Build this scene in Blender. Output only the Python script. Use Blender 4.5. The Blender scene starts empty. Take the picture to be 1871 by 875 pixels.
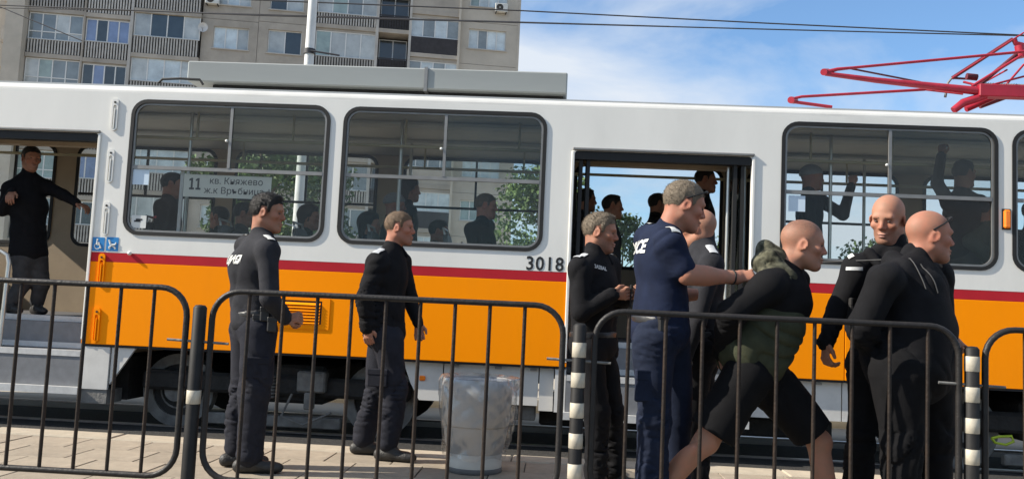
import bpy, bmesh, math, random
import numpy as np
from mathutils import Vector, Matrix
from mathutils.geometry import tessellate_polygon

sc = bpy.context.scene
COL = sc.collection
R = math.radians
random.seed(7)

# ------------------------------------------------------------------ camera
PW, PH = 1871.0, 875.0
FPX = 1600.0
PITCH, YAW, ROLL = R(4.784), R(-2.963), R(2.621)
EYE = np.array([0.0, 0.0, 1.07])
cp, sp = math.cos(PITCH), math.sin(PITCH)
cy, sy = math.cos(YAW), math.sin(YAW)
cr, sr = math.cos(ROLL), math.sin(ROLL)
CF = np.array([sy * cp, cy * cp, sp])
_rt = np.array([cy, -sy, 0.0])
_up = np.cross(_rt, CF)
CR = cr * _rt + sr * _up
CU = -sr * _rt + cr * _up
cam = bpy.data.cameras.new('camera')
cam.sensor_width = 36.0
cam.lens = FPX / PW * 36.0
cam.clip_start = 0.05
cam.clip_end = 3000
camo = bpy.data.objects.new('camera', cam)
COL.objects.link(camo)
M = Matrix(((CR[0], CU[0], -CF[0], EYE[0]), (CR[1], CU[1], -CF[1], EYE[1]), (CR[2], CU[2], -CF[2], EYE[2]), (0, 0, 0, 1)))
camo.matrix_world = M
sc.camera = camo

def ray(u, v):
    return CF + CR * (u - PW / 2) / FPX - CU * (v - PH / 2) / FPX

def at(u, v, Y):
    d = ray(u, v)
    return EYE + d * (Y / d[1])

# ------------------------------------------------------------------ light
SUN_EL, SUN_B = R(36), R(11)
to_sun = np.array([-math.cos(SUN_EL) * math.cos(SUN_B), -math.cos(SUN_EL) * math.sin(SUN_B), math.sin(SUN_EL)])
sl = bpy.data.lights.new('sun', 'SUN')
sl.energy = 5.0
sl.angle = R(0.53)
sl.color = (1.0, 0.92, 0.80)
so = bpy.data.objects.new('sun', sl)
COL.objects.link(so)
so.rotation_euler = Vector(-to_sun).to_track_quat('-Z', 'Y').to_euler()
so.location = (-20, -10, 20)

world = bpy.data.worlds.new('World')
sc.world = world
world.use_nodes = True
wn, wl = world.node_tree.nodes, world.node_tree.links
wn.clear()
wo = wn.new('ShaderNodeOutputWorld')
bg = wn.new('ShaderNodeBackground')
sky = wn.new('ShaderNodeTexSky')
sky.sky_type = 'NISHITA'
sky.sun_disc = False
sky.sun_elevation = SUN_EL
sky.sun_rotation = math.atan2(to_sun[0], to_sun[1])
sky.air_density = 1.0
sky.dust_density = 0.6
sky.ozone_density = 1.5
tc = wn.new('ShaderNodeTexCoord')
sep = wn.new('ShaderNodeSeparateXYZ')
wl.new(tc.outputs['Generated'], sep.inputs[0])
mp = wn.new('ShaderNodeMapping')
mp.inputs['Scale'].default_value = (1.0, 1.0, 2.6)
mp.inputs['Location'].default_value = (4.506, -2.323, 4.302)
wl.new(tc.outputs['Generated'], mp.inputs[0])
nz = wn.new('ShaderNodeTexNoise')
nz.inputs['Scale'].default_value = 3.0
nz.inputs['Detail'].default_value = 9
nz.inputs['Roughness'].default_value = 0.55
nz.inputs['Distortion'].default_value = 0.35
wl.new(mp.outputs[0], nz.inputs[0])
cr_ = wn.new('ShaderNodeValToRGB')
cr_.color_ramp.elements[0].position = 0.37
cr_.color_ramp.elements[0].color = (0.06, 0.06, 0.06, 1)
cr_.color_ramp.elements[1].position = 0.64
cr_.color_ramp.elements[1].color = (1, 1, 1, 1)
wl.new(nz.outputs[0], cr_.inputs[0])
mx = wn.new('ShaderNodeMix')
mx.data_type = 'RGBA'
mx.inputs[7].default_value = (5.6, 6.1, 6.8, 1)
tint = wn.new('ShaderNodeMix')
tint.data_type = 'RGBA'
tint.blend_type = 'MULTIPLY'
tint.inputs[0].default_value = 1.0
tint.inputs[7].default_value = (0.86, 1.18, 1.42, 1)
wl.new(sky.outputs[0], tint.inputs[6])
wl.new(cr_.outputs[0], mx.inputs[0])
wl.new(tint.outputs[2], mx.inputs[6])
wl.new(mx.outputs[2], bg.inputs[0])
bg.inputs[1].default_value = 0.078
wl.new(bg.outputs[0], wo.inputs[0])
sc.view_settings.view_transform = 'Standard'
sc.view_settings.look = 'None'
sc.view_settings.exposure = 0.82
sc.view_settings.gamma = 1.0
sc.view_settings.use_curve_mapping = False
sc.cycles.max_bounces = 8
sc.cycles.transparent_max_bounces = 16

# ------------------------------------------------------------------ materials
MATS = {}

def mat(name, col, rough=0.6, var=0.12, nscale=6.0, bump=0.0, bscale=40.0, metal=0.0, col2=None, spec=0.5, dirt=0.0, rand=0.0, stretch=None, coat=0.0, sheen=0.0, detail=5):
    """principled material: base colour broken up by noise, fine bump, optional dirt patches and per-object variation"""
    if name in MATS:
        return MATS[name]
    m = bpy.data.materials.new(name)
    m.use_nodes = True
    n, l = m.node_tree.nodes, m.node_tree.links
    b = n['Principled BSDF']
    b.inputs['Roughness'].default_value = rough
    b.inputs['Metallic'].default_value = metal
    b.inputs['Specular IOR Level'].default_value = spec
    b.inputs['Coat Weight'].default_value = coat
    b.inputs['Sheen Weight'].default_value = sheen
    t = n.new('ShaderNodeTexCoord')
    src = t.outputs['Object']
    if stretch:
        mp_ = n.new('ShaderNodeMapping')
        mp_.inputs['Scale'].default_value = stretch
        l.new(src, mp_.inputs[0])
        src = mp_.outputs[0]
    ns = n.new('ShaderNodeTexNoise')
    ns.inputs['Scale'].default_value = nscale
    ns.inputs['Detail'].default_value = detail
    ns.inputs['Roughness'].default_value = 0.6
    l.new(src, ns.inputs[0])
    rp = n.new('ShaderNodeValToRGB')
    rp.color_ramp.elements[0].position = 0.3
    rp.color_ramp.elements[1].position = 0.7
    lo = tuple(c * (1 - var) for c in col)
    hi = col2 if col2 else tuple(min(1, c * (1 + var)) for c in col)
    rp.color_ramp.elements[0].color = (*lo, 1)
    rp.color_ramp.elements[1].color = (*hi, 1)
    l.new(ns.outputs[0], rp.inputs[0])
    out = rp.outputs[0]
    if dirt:
        d = n.new('ShaderNodeTexNoise')
        d.inputs['Scale'].default_value = nscale * 0.35
        d.inputs['Detail'].default_value = 8
        d.inputs['Roughness'].default_value = 0.7
        l.new(src, d.inputs[0])
        dr = n.new('ShaderNodeValToRGB')
        dr.color_ramp.elements[0].position = 0.5
        dr.color_ramp.elements[0].color = (0, 0, 0, 1)
        dr.color_ramp.elements[1].position = 0.78
        dr.color_ramp.elements[1].color = (dirt, dirt, dirt, 1)
        l.new(d.outputs[0], dr.inputs[0])
        mm = n.new('ShaderNodeMix')
        mm.data_type = 'RGBA'
        mm.inputs[7].default_value = (0.07, 0.06, 0.05, 1)
        l.new(dr.outputs[0], mm.inputs[0])
        l.new(out, mm.inputs[6])
        out = mm.outputs[2]
    if rand:
        oi = n.new('ShaderNodeObjectInfo')
        mr = n.new('ShaderNodeMapRange')
        mr.inputs[3].default_value = 1 - rand
        mr.inputs[4].default_value = 1 + rand
        l.new(oi.outputs['Random'], mr.inputs[0])
        hs = n.new('ShaderNodeHueSaturation')
        l.new(mr.outputs[0], hs.inputs['Value'])
        l.new(out, hs.inputs['Color'])
        out = hs.outputs[0]
    l.new(out, b.inputs['Base Color'])
    if bump:
        bn = n.new('ShaderNodeTexNoise')
        bn.inputs['Scale'].default_value = bscale
        bn.inputs['Detail'].default_value = 4
        l.new(src, bn.inputs[0])
        bp = n.new('ShaderNodeBump')
        bp.inputs['Strength'].default_value = bump
        bp.inputs['Distance'].default_value = 0.02
        l.new(bn.outputs[0], bp.inputs['Height'])
        l.new(bp.outputs[0], b.inputs['Normal'])
    MATS[name] = m
    return m

def glass_mat(name, tint, refl, haze=0.0, hazecol=(0.5, 0.5, 0.5), rough=0.0):
    """thin pane: tinted transparency, fresnel mirror, a film of dust"""
    if name in MATS:
        return MATS[name]
    m = bpy.data.materials.new(name)
    m.use_nodes = True
    n, l = m.node_tree.nodes, m.node_tree.links
    n.clear()
    o = n.new('ShaderNodeOutputMaterial')
    t = n.new('ShaderNodeBsdfTransparent')
    t.inputs[0].default_value = (*tint, 1)
    g = n.new('ShaderNodeBsdfGlossy')
    g.inputs['Roughness'].default_value = rough
    fr = n.new('ShaderNodeFresnel')
    fr.inputs[0].default_value = 1.25
    ad = n.new('ShaderNodeMath')
    ad.operation = 'MULTIPLY_ADD'
    ad.inputs[1].default_value = 1.0
    ad.inputs[2].default_value = refl
    l.new(fr.outputs[0], ad.inputs[0])
    mix = n.new('ShaderNodeMixShader')
    l.new(ad.outputs[0], mix.inputs[0])
    l.new(t.outputs[0], mix.inputs[1])
    l.new(g.outputs[0], mix.inputs[2])
    last = mix
    if haze:
        d = n.new('ShaderNodeBsdfDiffuse')
        d.inputs[0].default_value = (*hazecol, 1)
        m2 = n.new('ShaderNodeMixShader')
        tc_ = n.new('ShaderNodeTexCoord')
        nn = n.new('ShaderNodeTexNoise')
        nn.inputs['Scale'].default_value = 4.0
        nn.inputs['Detail'].default_value = 6
        l.new(tc_.outputs['Object'], nn.inputs[0])
        mr = n.new('ShaderNodeMapRange')
        mr.inputs[1].default_value = 0.3
        mr.inputs[2].default_value = 0.7
        mr.inputs[3].default_value = haze * 0.5
        mr.inputs[4].default_value = haze * 1.5
        l.new(nn.outputs[0], mr.inputs[0])
        l.new(mr.outputs[0], m2.inputs[0])
        l.new(mix.outputs[0], m2.inputs[1])
        l.new(d.outputs[0], m2.inputs[2])
        last = m2
    l.new(last.outputs[0], o.inputs[0])
    MATS[name] = m
    return m

# ------------------------------------------------------------------ mesh helpers
def tag(o, label=None, cat=None, group=None, kind=None):
    if label: o['label'] = label
    if cat: o['category'] = cat
    if group: o['group'] = group
    if kind: o['kind'] = kind
    return o

def empty(name, loc=(0, 0, 0), rz=0.0, **k):
    o = bpy.data.objects.new(name, None)
    o.empty_display_size = 0.2
    COL.objects.link(o)
    o.location = tuple(float(c) for c in loc)
    o.rotation_euler = (0, 0, rz)
    return tag(o, **k)

class MB:
    """collects shapes for one mesh object"""
    def __init__(s):
        s.v, s.f, s.smooth = [], [], []

    def add(s, verts, faces, smooth=False):
        b = len(s.v)
        s.v += [tuple(float(c) for c in p) for p in verts]
        s.f += [tuple(b + i for i in f) for f in faces]
        s.smooth += [smooth] * len(faces)
        return s

    def box(s, x0, x1, y0, y1, z0, z1, bev=0.0):
        if bev > 0:
            e = bev
            vs = []
            for (x, sx) in ((x0, 1), (x1, -1)):
                for (y, sy_) in ((y0, 1), (y1, -1)):
                    for (z, sz) in ((z0, 1), (z1, -1)):
                        vs += [(x, y + e * sy_, z + e * sz), (x + e * sx, y, z + e * sz), (x + e * sx, y + e * sy_, z)]
            bm = bmesh.new()
            for p in vs: bm.verts.new(p)
            r = bmesh.ops.convex_hull(bm, input=bm.verts)
            bm.verts.index_update()
            s.add([v.co[:] for v in bm.verts], [[v.index for v in f.verts] for f in bm.faces])
            bm.free()
            return s
        v = [(x0, y0, z0), (x1, y0, z0), (x1, y1, z0), (x0, y1, z0), (x0, y0, z1), (x1, y0, z1), (x1, y1, z1), (x0, y1, z1)]
        return s.add(v, [(0, 3, 2, 1), (4, 5, 6, 7), (0, 1, 5, 4), (1, 2, 6, 5), (2, 3, 7, 6), (3, 0, 4, 7)])

    def tube(s, pts, r, n=8, closed=False, cap=True):
        pts = [Vector(p) for p in pts]
        rs = r if isinstance(r, (list, tuple)) else [r] * len(pts)
        N = len(pts)
        rings = []
        prev = None
        for i, p in enumerate(pts):
            a = pts[(i - 1) % N] if (closed or i > 0) else p
            b = pts[(i + 1) % N] if (closed or i < N - 1) else p
            t = (b - a).normalized()
            if prev is None:
                ref = Vector((0, 0, 1)) if abs(t.z) < 0.9 else Vector((1, 0, 0))
                u = t.cross(ref).normalized()
            else:
                u = (prev - t * prev.dot(t)).normalized()
            w = t.cross(u)
            prev = u
            rings.append([p + (u * math.cos(k * 2 * math.pi / n) + w * math.sin(k * 2 * math.pi / n)) * rs[i] for k in range(n)])
        vs = [q for rg in rings for q in rg]
        fs = []
        for i in range(N if closed else N - 1):
            j = (i + 1) % N
            for k in range(n):
                k2 = (k + 1) % n
                fs.append((i * n + k, i * n + k2, j * n + k2, j * n + k))
        s.add(vs, fs, True)
        if cap and not closed:
            s.add(rings[0], [tuple(range(n))[::-1]])
            s.add(rings[-1], [tuple(range(n))])
        return s

    def lathe(s, prof, c=(0, 0, 0), n=24, smooth=True):
        vs, fs = [], []
        for (r, z) in prof:
            for k in range(n):
                a = 2 * math.pi * k / n
                vs.append((c[0] + r * math.cos(a), c[1] + r * math.sin(a), c[2] + z))
        for i in range(len(prof) - 1):
            for k in range(n):
                k2 = (k + 1) % n
                fs.append((i * n + k, i * n + k2, (i + 1) * n + k2, (i + 1) * n + k))
        return s.add(vs, fs, smooth)

    def disc_y(s, c, r0, r1, y0, y1, n=28):
        """wheel-like ring with its axis along y"""
        vs, fs = [], []
        for (r, y) in ((r0, y0), (r1, y0), (r1, y1), (r0, y1)):
            for k in range(n):
                a = 2 * math.pi * k / n
                vs.append((c[0] + r * math.cos(a), y, c[2] + r * math.sin(a)))
        for i in range(4):
            for k in range(n):
                k2 = (k + 1) % n
                j = (i + 1) % 4
                fs.append((i * n + k, i * n + k2, j * n + k2, j * n + k))
        return s.add(vs, fs)

    def panel(s, outer, holes, y0, y1):
        """flat plate in the xz plane, with holes, from y0 to y1"""
        loops = [outer] + holes
        flat = [p for lp in loops for p in lp]
        tris = tessellate_polygon([[Vector((p[0], p[1], 0)) for p in lp] for lp in loops])
        N = len(flat)
        vs = [(p[0], y0, p[1]) for p in flat] + [(p[0], y1, p[1]) for p in flat]
        fs = []
        for t in tris:
            a, b, c = [Vector(flat[i]) for i in t]
            ar = (b - a).cross(c - a)
            t = tuple(t) if ar > 0 else tuple(t)[::-1]
            fs.append(t)
            fs.append(tuple(i + N for i in t[::-1]))
        b = 0
        for li, lp in enumerate(loops):
            m = len(lp)
            area = sum(lp[i][0] * lp[(i + 1) % m][1] - lp[(i + 1) % m][0] * lp[i][1] for i in range(m))
            flip = (area > 0) != (li == 0)
            for i in range(m):
                j = (i + 1) % m
                q = (b + i, b + i + N, b + j + N, b + j)
                fs.append(q if flip else q[::-1])
            b += m
        return s.add(vs, fs)

    def extrude_x(s, prof, x0, x1, cap=True, smooth=False):
        n = len(prof)
        vs = [(x0, p[0], p[1]) for p in prof] + [(x1, p[0], p[1]) for p in prof]
        fs = [(i, (i + 1) % n, (i + 1) % n + n, i + n) for i in range(n)]
        s.add(vs, fs, smooth)
        if cap:
            s.add(vs[:n], [tuple(range(n))[::-1]])
            s.add(vs[n:], [tuple(range(n))])
        return s

    def mesh(s, name):
        me = bpy.data.meshes.new(name)
        me.from_pydata(s.v, [], s.f)
        me.polygons.foreach_set('use_smooth', s.smooth)
        me.update()
        return me

    def build(s, name, m, parent=None, origin=None, **k):
        if origin is not None:
            s.v = [(p[0] - origin[0], p[1] - origin[1], p[2] - origin[2]) for p in s.v]
        return place(name, s.mesh(name), m, parent, origin if origin is not None else (0, 0, 0), **k)

def place(name, me, m, parent=None, loc=(0, 0, 0), rz=0.0, **k):
    o = bpy.data.objects.new(name, me)
    COL.objects.link(o)
    if m is not None and len(me.materials) == 0:
        me.materials.append(m)
    o.location = tuple(float(c) for c in loc)
    o.rotation_euler = (0, 0, rz)
    if parent is not None:
        o.parent = parent
    return tag(o, **k)

def rr(x0, x1, z0, z1, r, n=6):
    """rounded rectangle, counter-clockwise"""
    out = []
    for (cx, cz, a0) in ((x1 - r, z0 + r, -90), (x1 - r, z1 - r, 0), (x0 + r, z1 - r, 90), (x0 + r, z0 + r, 180)):
        for k in range(n + 1):
            a = R(a0 + 90 * k / n)
            out.append((cx + r * math.cos(a), cz + r * math.sin(a)))
    return out

def text_mesh(body, size, bold=0.0, extrude=0.0, align='CENTER', shear=0.0, space=1.0):
    cu = bpy.data.curves.new('lettering', 'FONT')
    cu.body = body
    cu.size = size
    cu.align_x = align
    cu.align_y = 'CENTER'
    cu.offset = bold
    cu.extrude = extrude
    cu.shear = shear
    cu.space_character = space
    cu.resolution_u = 3
    ob = bpy.data.objects.new('lettering', cu)
    COL.objects.link(ob)
    dg = bpy.context.evaluated_depsgraph_get()
    me = bpy.data.meshes.new_from_object(ob.evaluated_get(dg))
    bpy.data.objects.remove(ob)
    bpy.data.curves.remove(cu)
    me.materials.clear()
    return me

def sign_text(body, size, c, parent, m, name='lettering', bold=0.0, xs=1.0, **k):
    """flat text on a wall that faces -y, centred at c"""
    me = text_mesh(body, size, bold, 0.0006, **k)
    for v in me.vertices:
        x, y, z = v.co
        v.co = (x * xs, -z, y)
    me.update()
    return place(name, me, m, parent, c)
# ------------------------------------------------------------------ the setting
m_concrete = mat('concrete paving', (0.285, 0.238, 0.180), 0.9, 0.14, 9, 0.3, 160, rand=0.10, dirt=0.45)
m_joint = mat('paving joint', (0.10, 0.085, 0.07), 0.95, 0.2, 30)
m_kerb = mat('kerb stone', (0.37, 0.32, 0.245), 0.85, 0.10, 10, 0.2, 120, rand=0.06, dirt=0.2)
m_track = mat('oily shadow-dark track bed', (0.022, 0.020, 0.018), 0.95, 0.5, 22, 0.8, 60)  # oily ballast, darkened further to carry the black shadow beside the tram
m_asphalt = mat('road asphalt', (0.06, 0.058, 0.055), 0.9, 0.25, 40, 0.5, 150)
m_ground = mat('pale ground', (0.33, 0.29, 0.23), 0.95, 0.2, 0.6, 0.3, 20)
m_rail = mat('rail steel', (0.30, 0.27, 0.25), 0.35, 0.2, 12, metal=0.9)

g = MB()
g.add([(-900, 9.05, -0.134), (900, 9.05, -0.134), (900, 1500, -0.134), (-900, 1500, -0.134)], [(0, 1, 2, 3)])
g.build('ground', m_ground, kind='structure')
MB().box(-60, 60, 6.70, 9.05, -0.4, -0.13).build('track_bed', m_track, kind='structure')
MB().add([(-400, -400, -0.16), (400, -400, -0.16), (400, 3.4, -0.16), (-400, 3.4, -0.16)], [(0, 1, 2, 3)]).build('road', m_asphalt, kind='structure')
plat = MB().box(-60, 60, 3.4, 6.70, -0.4, -0.014).build('platform', m_joint, kind='structure')
TW, TD = 0.46, 0.40
tile_me = MB().box(-TW / 2 + 0.004, TW / 2 - 0.004, -TD / 2 + 0.004, TD / 2 - 0.004, -0.014 + 0.001, 0.0, 0.003).mesh('tile')
tile_me.materials.append(m_concrete)
rowy = [6.46 - TD / 2 - TD * i for i in range(7)]
cnt = 0
for j, y in enumerate(rowy):
    for i in range(-14, 15):
        x = i * TW + (TW / 2 if j % 2 else 0) + 0.07
        o = place('tile', tile_me, None, plat, (x, y, random.uniform(-0.0025, 0.0015)))
        o.rotation_euler = (random.uniform(-.004, .004), random.uniform(-.004, .004), random.uniform(-.004, .004))
fb = MB()
for (xa, xb) in ((-60, -14.25 * TW), (14.75 * TW, 60)):
    fb.box(xa, xb, 3.66, 6.46, -0.013, -0.002)
fb.build('paving_strip', m_concrete, plat)
MB().box(-60, 60, 3.4, 3.65, -0.013, 0.0).build('front_edging', m_kerb, plat)
kme = MB().box(-0.494, 0.494, 6.466, 6.74, -0.30, 0.004, 0.008).mesh('kerb_stone')
kme.materials.append(m_kerb)
for i in range(-9, 10):
    place('kerb_stone', kme, None, plat, (i + 0.23, 0, random.uniform(-0.003, 0.002)))
kk = MB()
kk.box(-60, -9.27, 6.466, 6.74, -0.3, 0.003).box(9.73, 60, 6.466, 6.74, -0.3, 0.003)
kk.build('kerb_run', m_kerb, plat)
for y in (8.15, 9.55, 12.6, 14.0):
    rl = MB()
    rl.box(-60, 60, y - 0.035, y + 0.035, -0.17, -0.118)
    tag(rl.build('tram_rail', m_rail), kind='structure')
# the far platform edge seen below the tram
fk = MB().box(-60, 60, 10.9, 11.05, -0.2, 0.02).build('far_kerb', m_kerb, kind='structure')

# ------------------------------------------------------------------ apartment block
m_panel = mat('weathered concrete panel', (0.385, 0.345, 0.295), 0.95, 0.14, 0.9, 0.25, 14, rand=0.07, dirt=0.45)
m_panel2 = mat('beige render', (0.47, 0.425, 0.36), 0.95, 0.10, 0.8, 0.2, 14, rand=0.05, dirt=0.25)
m_fin = mat('pale concrete fin', (0.44, 0.42, 0.39), 0.9, 0.1, 1.2, 0.2, 14, dirt=0.3)
m_joint2 = mat('panel joint', (0.10, 0.09, 0.08), 0.95, 0.2, 5)
m_white = mat('white window frame', (0.66, 0.66, 0.64), 0.5, 0.06, 8)
m_slat = mat('grey balcony slats', (0.42, 0.40, 0.37), 0.85, 0.2, 3, rand=0.2)
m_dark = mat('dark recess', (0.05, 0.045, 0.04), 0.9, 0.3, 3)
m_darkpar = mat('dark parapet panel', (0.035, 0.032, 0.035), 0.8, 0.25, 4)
m_dish = mat('dish grey', (0.55, 0.54, 0.52), 0.6, 0.1, 6)
m_ac = mat('ac casing', (0.6, 0.6, 0.57), 0.6, 0.08, 6, dirt=0.2)
def pane_mat(name, col, rough=0.12):
    return mat(name, col, rough, 0.25, 1.3, spec=0.9, rand=0.15)
PANES = [pane_mat('pane curtain', (0.42, 0.44, 0.43)), pane_mat('pane grey', (0.20, 0.23, 0.24)), pane_mat('pane green', (0.26, 0.33, 0.31)),
         pane_mat('pane dark', (0.04, 0.05, 0.055)), pane_mat('pane blue', (0.20, 0.26, 0.42)), pane_mat('pane pale', (0.50, 0.56, 0.58))]
FA = R(10.5)
FD = np.array([math.cos(FA), math.sin(FA), 0])
FP = at(500, 60, 53)
block = empty('apartment_block', (FP[0], FP[1], -0.134), FA, label='weathered grey concrete apartment block with glazed loggias behind the tram', cat='building')
Z0 = 0.134
rnd = random.Random(3)
def shared(cache, key, fn):
    if key not in cache: cache[key] = fn()
    return cache[key]
SH = {}
def window(parent, s0, s1, z0, z1, t, n, kinds, split=None, detailed=True):
    """framed window whose panes are sub-parts; t = depth of the frame's front"""
    fr = MB()
    w = 0.055
    fr.box(s0, s1, t, t + 0.06, z0, z0 + w).box(s0, s1, t, t + 0.06, z1 - w, z1)
    xs = [s0 + (s1 - s0) * i / n for i in range(n + 1)]
    for i, x in enumerate(xs):
        a = x if i == 0 else (x - w if i == n else x - w * 0.6)
        fr.box(a, a + (w if i in (0, n) else w * 1.2), t - 0.004, t + 0.064, z0 + w, z1 - w)
    if split:
        zs = z0 + (z1 - z0) * split
        fr.box(s0 + w, s1 - w, t + 0.004, t + 0.056, zs - 0.03, zs + 0.03)
    o = fr.build('window', m_white, parent)
    if detailed:
        for i in range(n):
            zz = [(z0 + w, z1 - w)] if not split else [(z0 + w, zs - 0.03), (zs + 0.03, z1 - w)]
            for (a, b) in zz:
                MB().box(xs[i] + 0.03, xs[i + 1] - 0.03, t + 0.03, t + 0.036, a - 0.01, b + 0.01).build('pane', PANES[rnd.choice(kinds)], o)
    else:
        MB().box(s0 + 0.02, s1 - 0.02, t + 0.03, t + 0.036, z0 + 0.02, z1 - 0.02).build('pane', PANES[rnd.choice(kinds)], o)
    return o
# bay: start, end, kind, window s0/s1, window bottom/top, parapet bottom, panes, kinds of pane, split
BAYS = [
    (-14.38, -11.20, 'slats', None, 16.23, 17.85, 15.35, 4, (0, 1, 2, 1), 0.0),
    (-11.10, -8.50, 'blue', None, 16.35, 17.75, 15.30, 4, (4, 3, 3, 4), 0.0),
    (-8.33, -4.36, 'slats', None, 16.95, 18.47, 15.85, 4, (0, 0, 5, 3), 0.0),
    (-4.36, -0.95, 'wall', (-3.64, -1.50), 16.64, 18.03, 0, 3, (5, 5, 0), 0.0),
    (-0.95, 2.45, 'wall', (-0.33, 1.74), 16.62, 18.12, 0, 2, (0, 5, 3), 0.0),
    (2.60, 6.40, 'slats', None, 16.63, 18.26, 15.88, 4, (2, 2, 1, 0), 0.0),
    (6.40, 8.50, 'recess', None, 16.6, 18.3, 15.9, 2, (3, 3), 0.0),
    (8.50, 11.65, 'solid', None, 18.39, 19.62, 17.31, 4, (0, 1, 5), 0.0),
    (11.65, 15.50, 'wall', (12.28, 14.71), 18.0, 19.3, 0, 4, (1, 5, 2), 0.0),
]
FH = 2.8
for bi, (s0, s1, kind, ws, zb, zt, pb, n, kinds, split) in enumerate(BAYS):
    for k in range(-6, 3):
        dz = k * FH + Z0
        b, t = zb + dz, zt + dz
        near = k in (-1, 0, 1)
        top = t + 0.28
        if b - 0.9 < 0: continue
        if kind == 'wall':
            # one storey-high wall panel with its window opening
            lo = t + 0.45 - FH
            mesh = MB().panel([(s0 + 0.012, lo + 0.012), (s1 - 0.012, lo + 0.012), (s1 - 0.012, lo + FH - 0.012), (s0 + 0.012, lo + FH - 0.012)],
                              [[(ws[0], b), (ws[1], b), (ws[1], t), (ws[0], t)]], 0.0, 0.25)
            mesh.build('wall_panel', m_panel if bi != 8 else m_panel2, block)
            w_ = window(block, ws[0] + 0.002, ws[1] - 0.002, b + 0.002, t - 0.002, 0.14, n, kinds, None, near)
            MB().box(ws[0] - 0.08, ws[1] + 0.08, -0.09, 0.13, b - 0.07, b - 0.004).build('window_sill', m_fin, block)
        else:
            p0 = pb + dz
            MB().box(s0, s1, -0.35, 1.0, p0 - 0.26, p0).build('loggia_slab', m_panel, block)
            # lintel up to the slab above
            if kind != 'recess':
                MB().box(s0 + 0.02, s1 - 0.02, -0.25, 0.0, t + 0.004, p0 + FH - 0.27).build('lintel', m_panel, block)
                nn = n if not (bi == 0 and k == 0) else 4
                window(block, s0 + 0.03, s1 - 0.03, b, t, -0.22, nn, kinds, 0.30 if bi == 0 else None, near)
            else:
                window(block, s0 + 0.15, s1 - 0.15, p0 + 0.05, t, 0.75, 2, (3, 3), None, near)
            if kind in ('slats', 'blue', 'recess'):
                rl = MB()
                h1 = b - 0.02 if kind != 'recess' else p0 + 0.9
                cnt_ = int((s1 - s0) / 0.17)
                for i in range(cnt_):
                    x = s0 + 0.06 + (s1 - s0 - 0.12) * (i + 0.5) / cnt_
                    rl.box(x - 0.045, x + 0.045, -0.33, -0.30, p0 + 0.02, h1 - 0.03)
                rl.box(s0 + 0.03, s1 - 0.03, -0.345, -0.285, h1 - 0.03, h1)
                tag(rl.build('balcony_railing', m_slat if kind != 'recess' else m_darkpar, block), kind='stuff')
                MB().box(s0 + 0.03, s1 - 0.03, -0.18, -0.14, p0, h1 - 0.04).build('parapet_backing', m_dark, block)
            else:
                MB().box(s0 + 0.03, s1 - 0.03, -0.33, -0.25, p0 + 0.01, b - 0.03).build('parapet', m_darkpar if k % 2 == 0 else m_panel, block)
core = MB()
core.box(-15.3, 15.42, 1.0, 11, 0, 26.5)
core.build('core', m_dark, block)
bk = MB()
for (a, b) in ((-4.36, 2.45), (11.65, 15.5)):
    bk.box(a, b, 0.26, 0.99, 0, 26.5)
bk.build('panel_backing', m_joint2, block)
for (x, w, m_) in ((-11.15, 0.10, m_panel), (-8.42, 0.16, m_fin), (6.42, 0.18, m_fin), (8.5, 0.16, m_fin), (2.5, 0.2, m_fin), (11.64, 0.14, m_panel2)):
    MB().box(x - w / 2, x + w / 2, -0.38, 0.99, 0, 26.5).build('fin_wall', m_, block)
MB().box(-15.42, -14.40, -0.9, 11.1, 0, 26.5).build('end_wall', m_panel2, block)
MB().box(15.44, 15.6, -0.02, 11.1, 0, 26.5).build('end_wall', m_panel2, block)
MB().box(-15.6, 15.7, -0.4, 11.2, 26.5, 27.0).build('roof', m_panel, block)
def fac(u, v):
    d = ray(u, v)
    nv = np.array([-math.sin(FA), math.cos(FA), 0])
    P = EYE + d * (((FP - EYE) @ nv) / (d @ nv))
    return (P - FP) @ FD, P[2] + Z0
# satellite dish and air conditioners hang on the facade: things of their own
def on_block(s, t, z):
    return (FP[0] + s * math.cos(FA) - t * math.sin(FA), FP[1] + s * math.sin(FA) + t * math.cos(FA), z - Z0)
s_, z_ = fac(374, 55)
dish = empty('satellite_dish', on_block(s_, 0, z_), FA, label='round pale satellite dish fixed to the grey apartment block', cat='satellite dish')
d = MB()
prof = [(0.001, 0.0)] + [(0.30 * i / 6, 0.10 * (i / 6) ** 2) for i in range(1, 7)]
vs = MB().lathe(prof, n=20)
vs.v = [(p[0], -0.42 - p[2] * 1.0 , p[1]) for p in vs.v]
vs.build('reflector', m_dish, dish)
MB().tube([(0, 0, 0), (0, -0.2, -0.02), (0, -0.42, 0)], 0.025, 6).build('bracket', m_dark, dish)
MB().tube([(0, -0.43, -0.28), (0, -0.75, -0.08)], 0.015, 6).build('feed_arm', m_dark, dish)
for (u, v, lb) in ((390, 3, 'white air conditioner unit above the satellite dish on the block'), (915, 18, 'grey air conditioner unit near the right edge of the apartment block')):
    s_, z_ = fac(u, v)
    ac = empty('air_conditioner', on_block(s_, 0, z_), FA, label=lb, cat='air conditioner', group='air conditioners on the block')
    MB().box(-0.40, 0.40, -0.42, -0.08, -0.27, 0.27, 0.02).build('casing', m_ac, ac)
    MB().disc_y((-0.1, 0, 0), 0.05, 0.22, -0.435, -0.424, 20).build('fan_grille', m_dark, ac)
    MB().box(-0.36, -0.30, -0.42, -0.003, -0.32, -0.275).box(0.30, 0.36, -0.42, -0.003, -0.32, -0.275).build('bracket', m_dark, ac)
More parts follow.
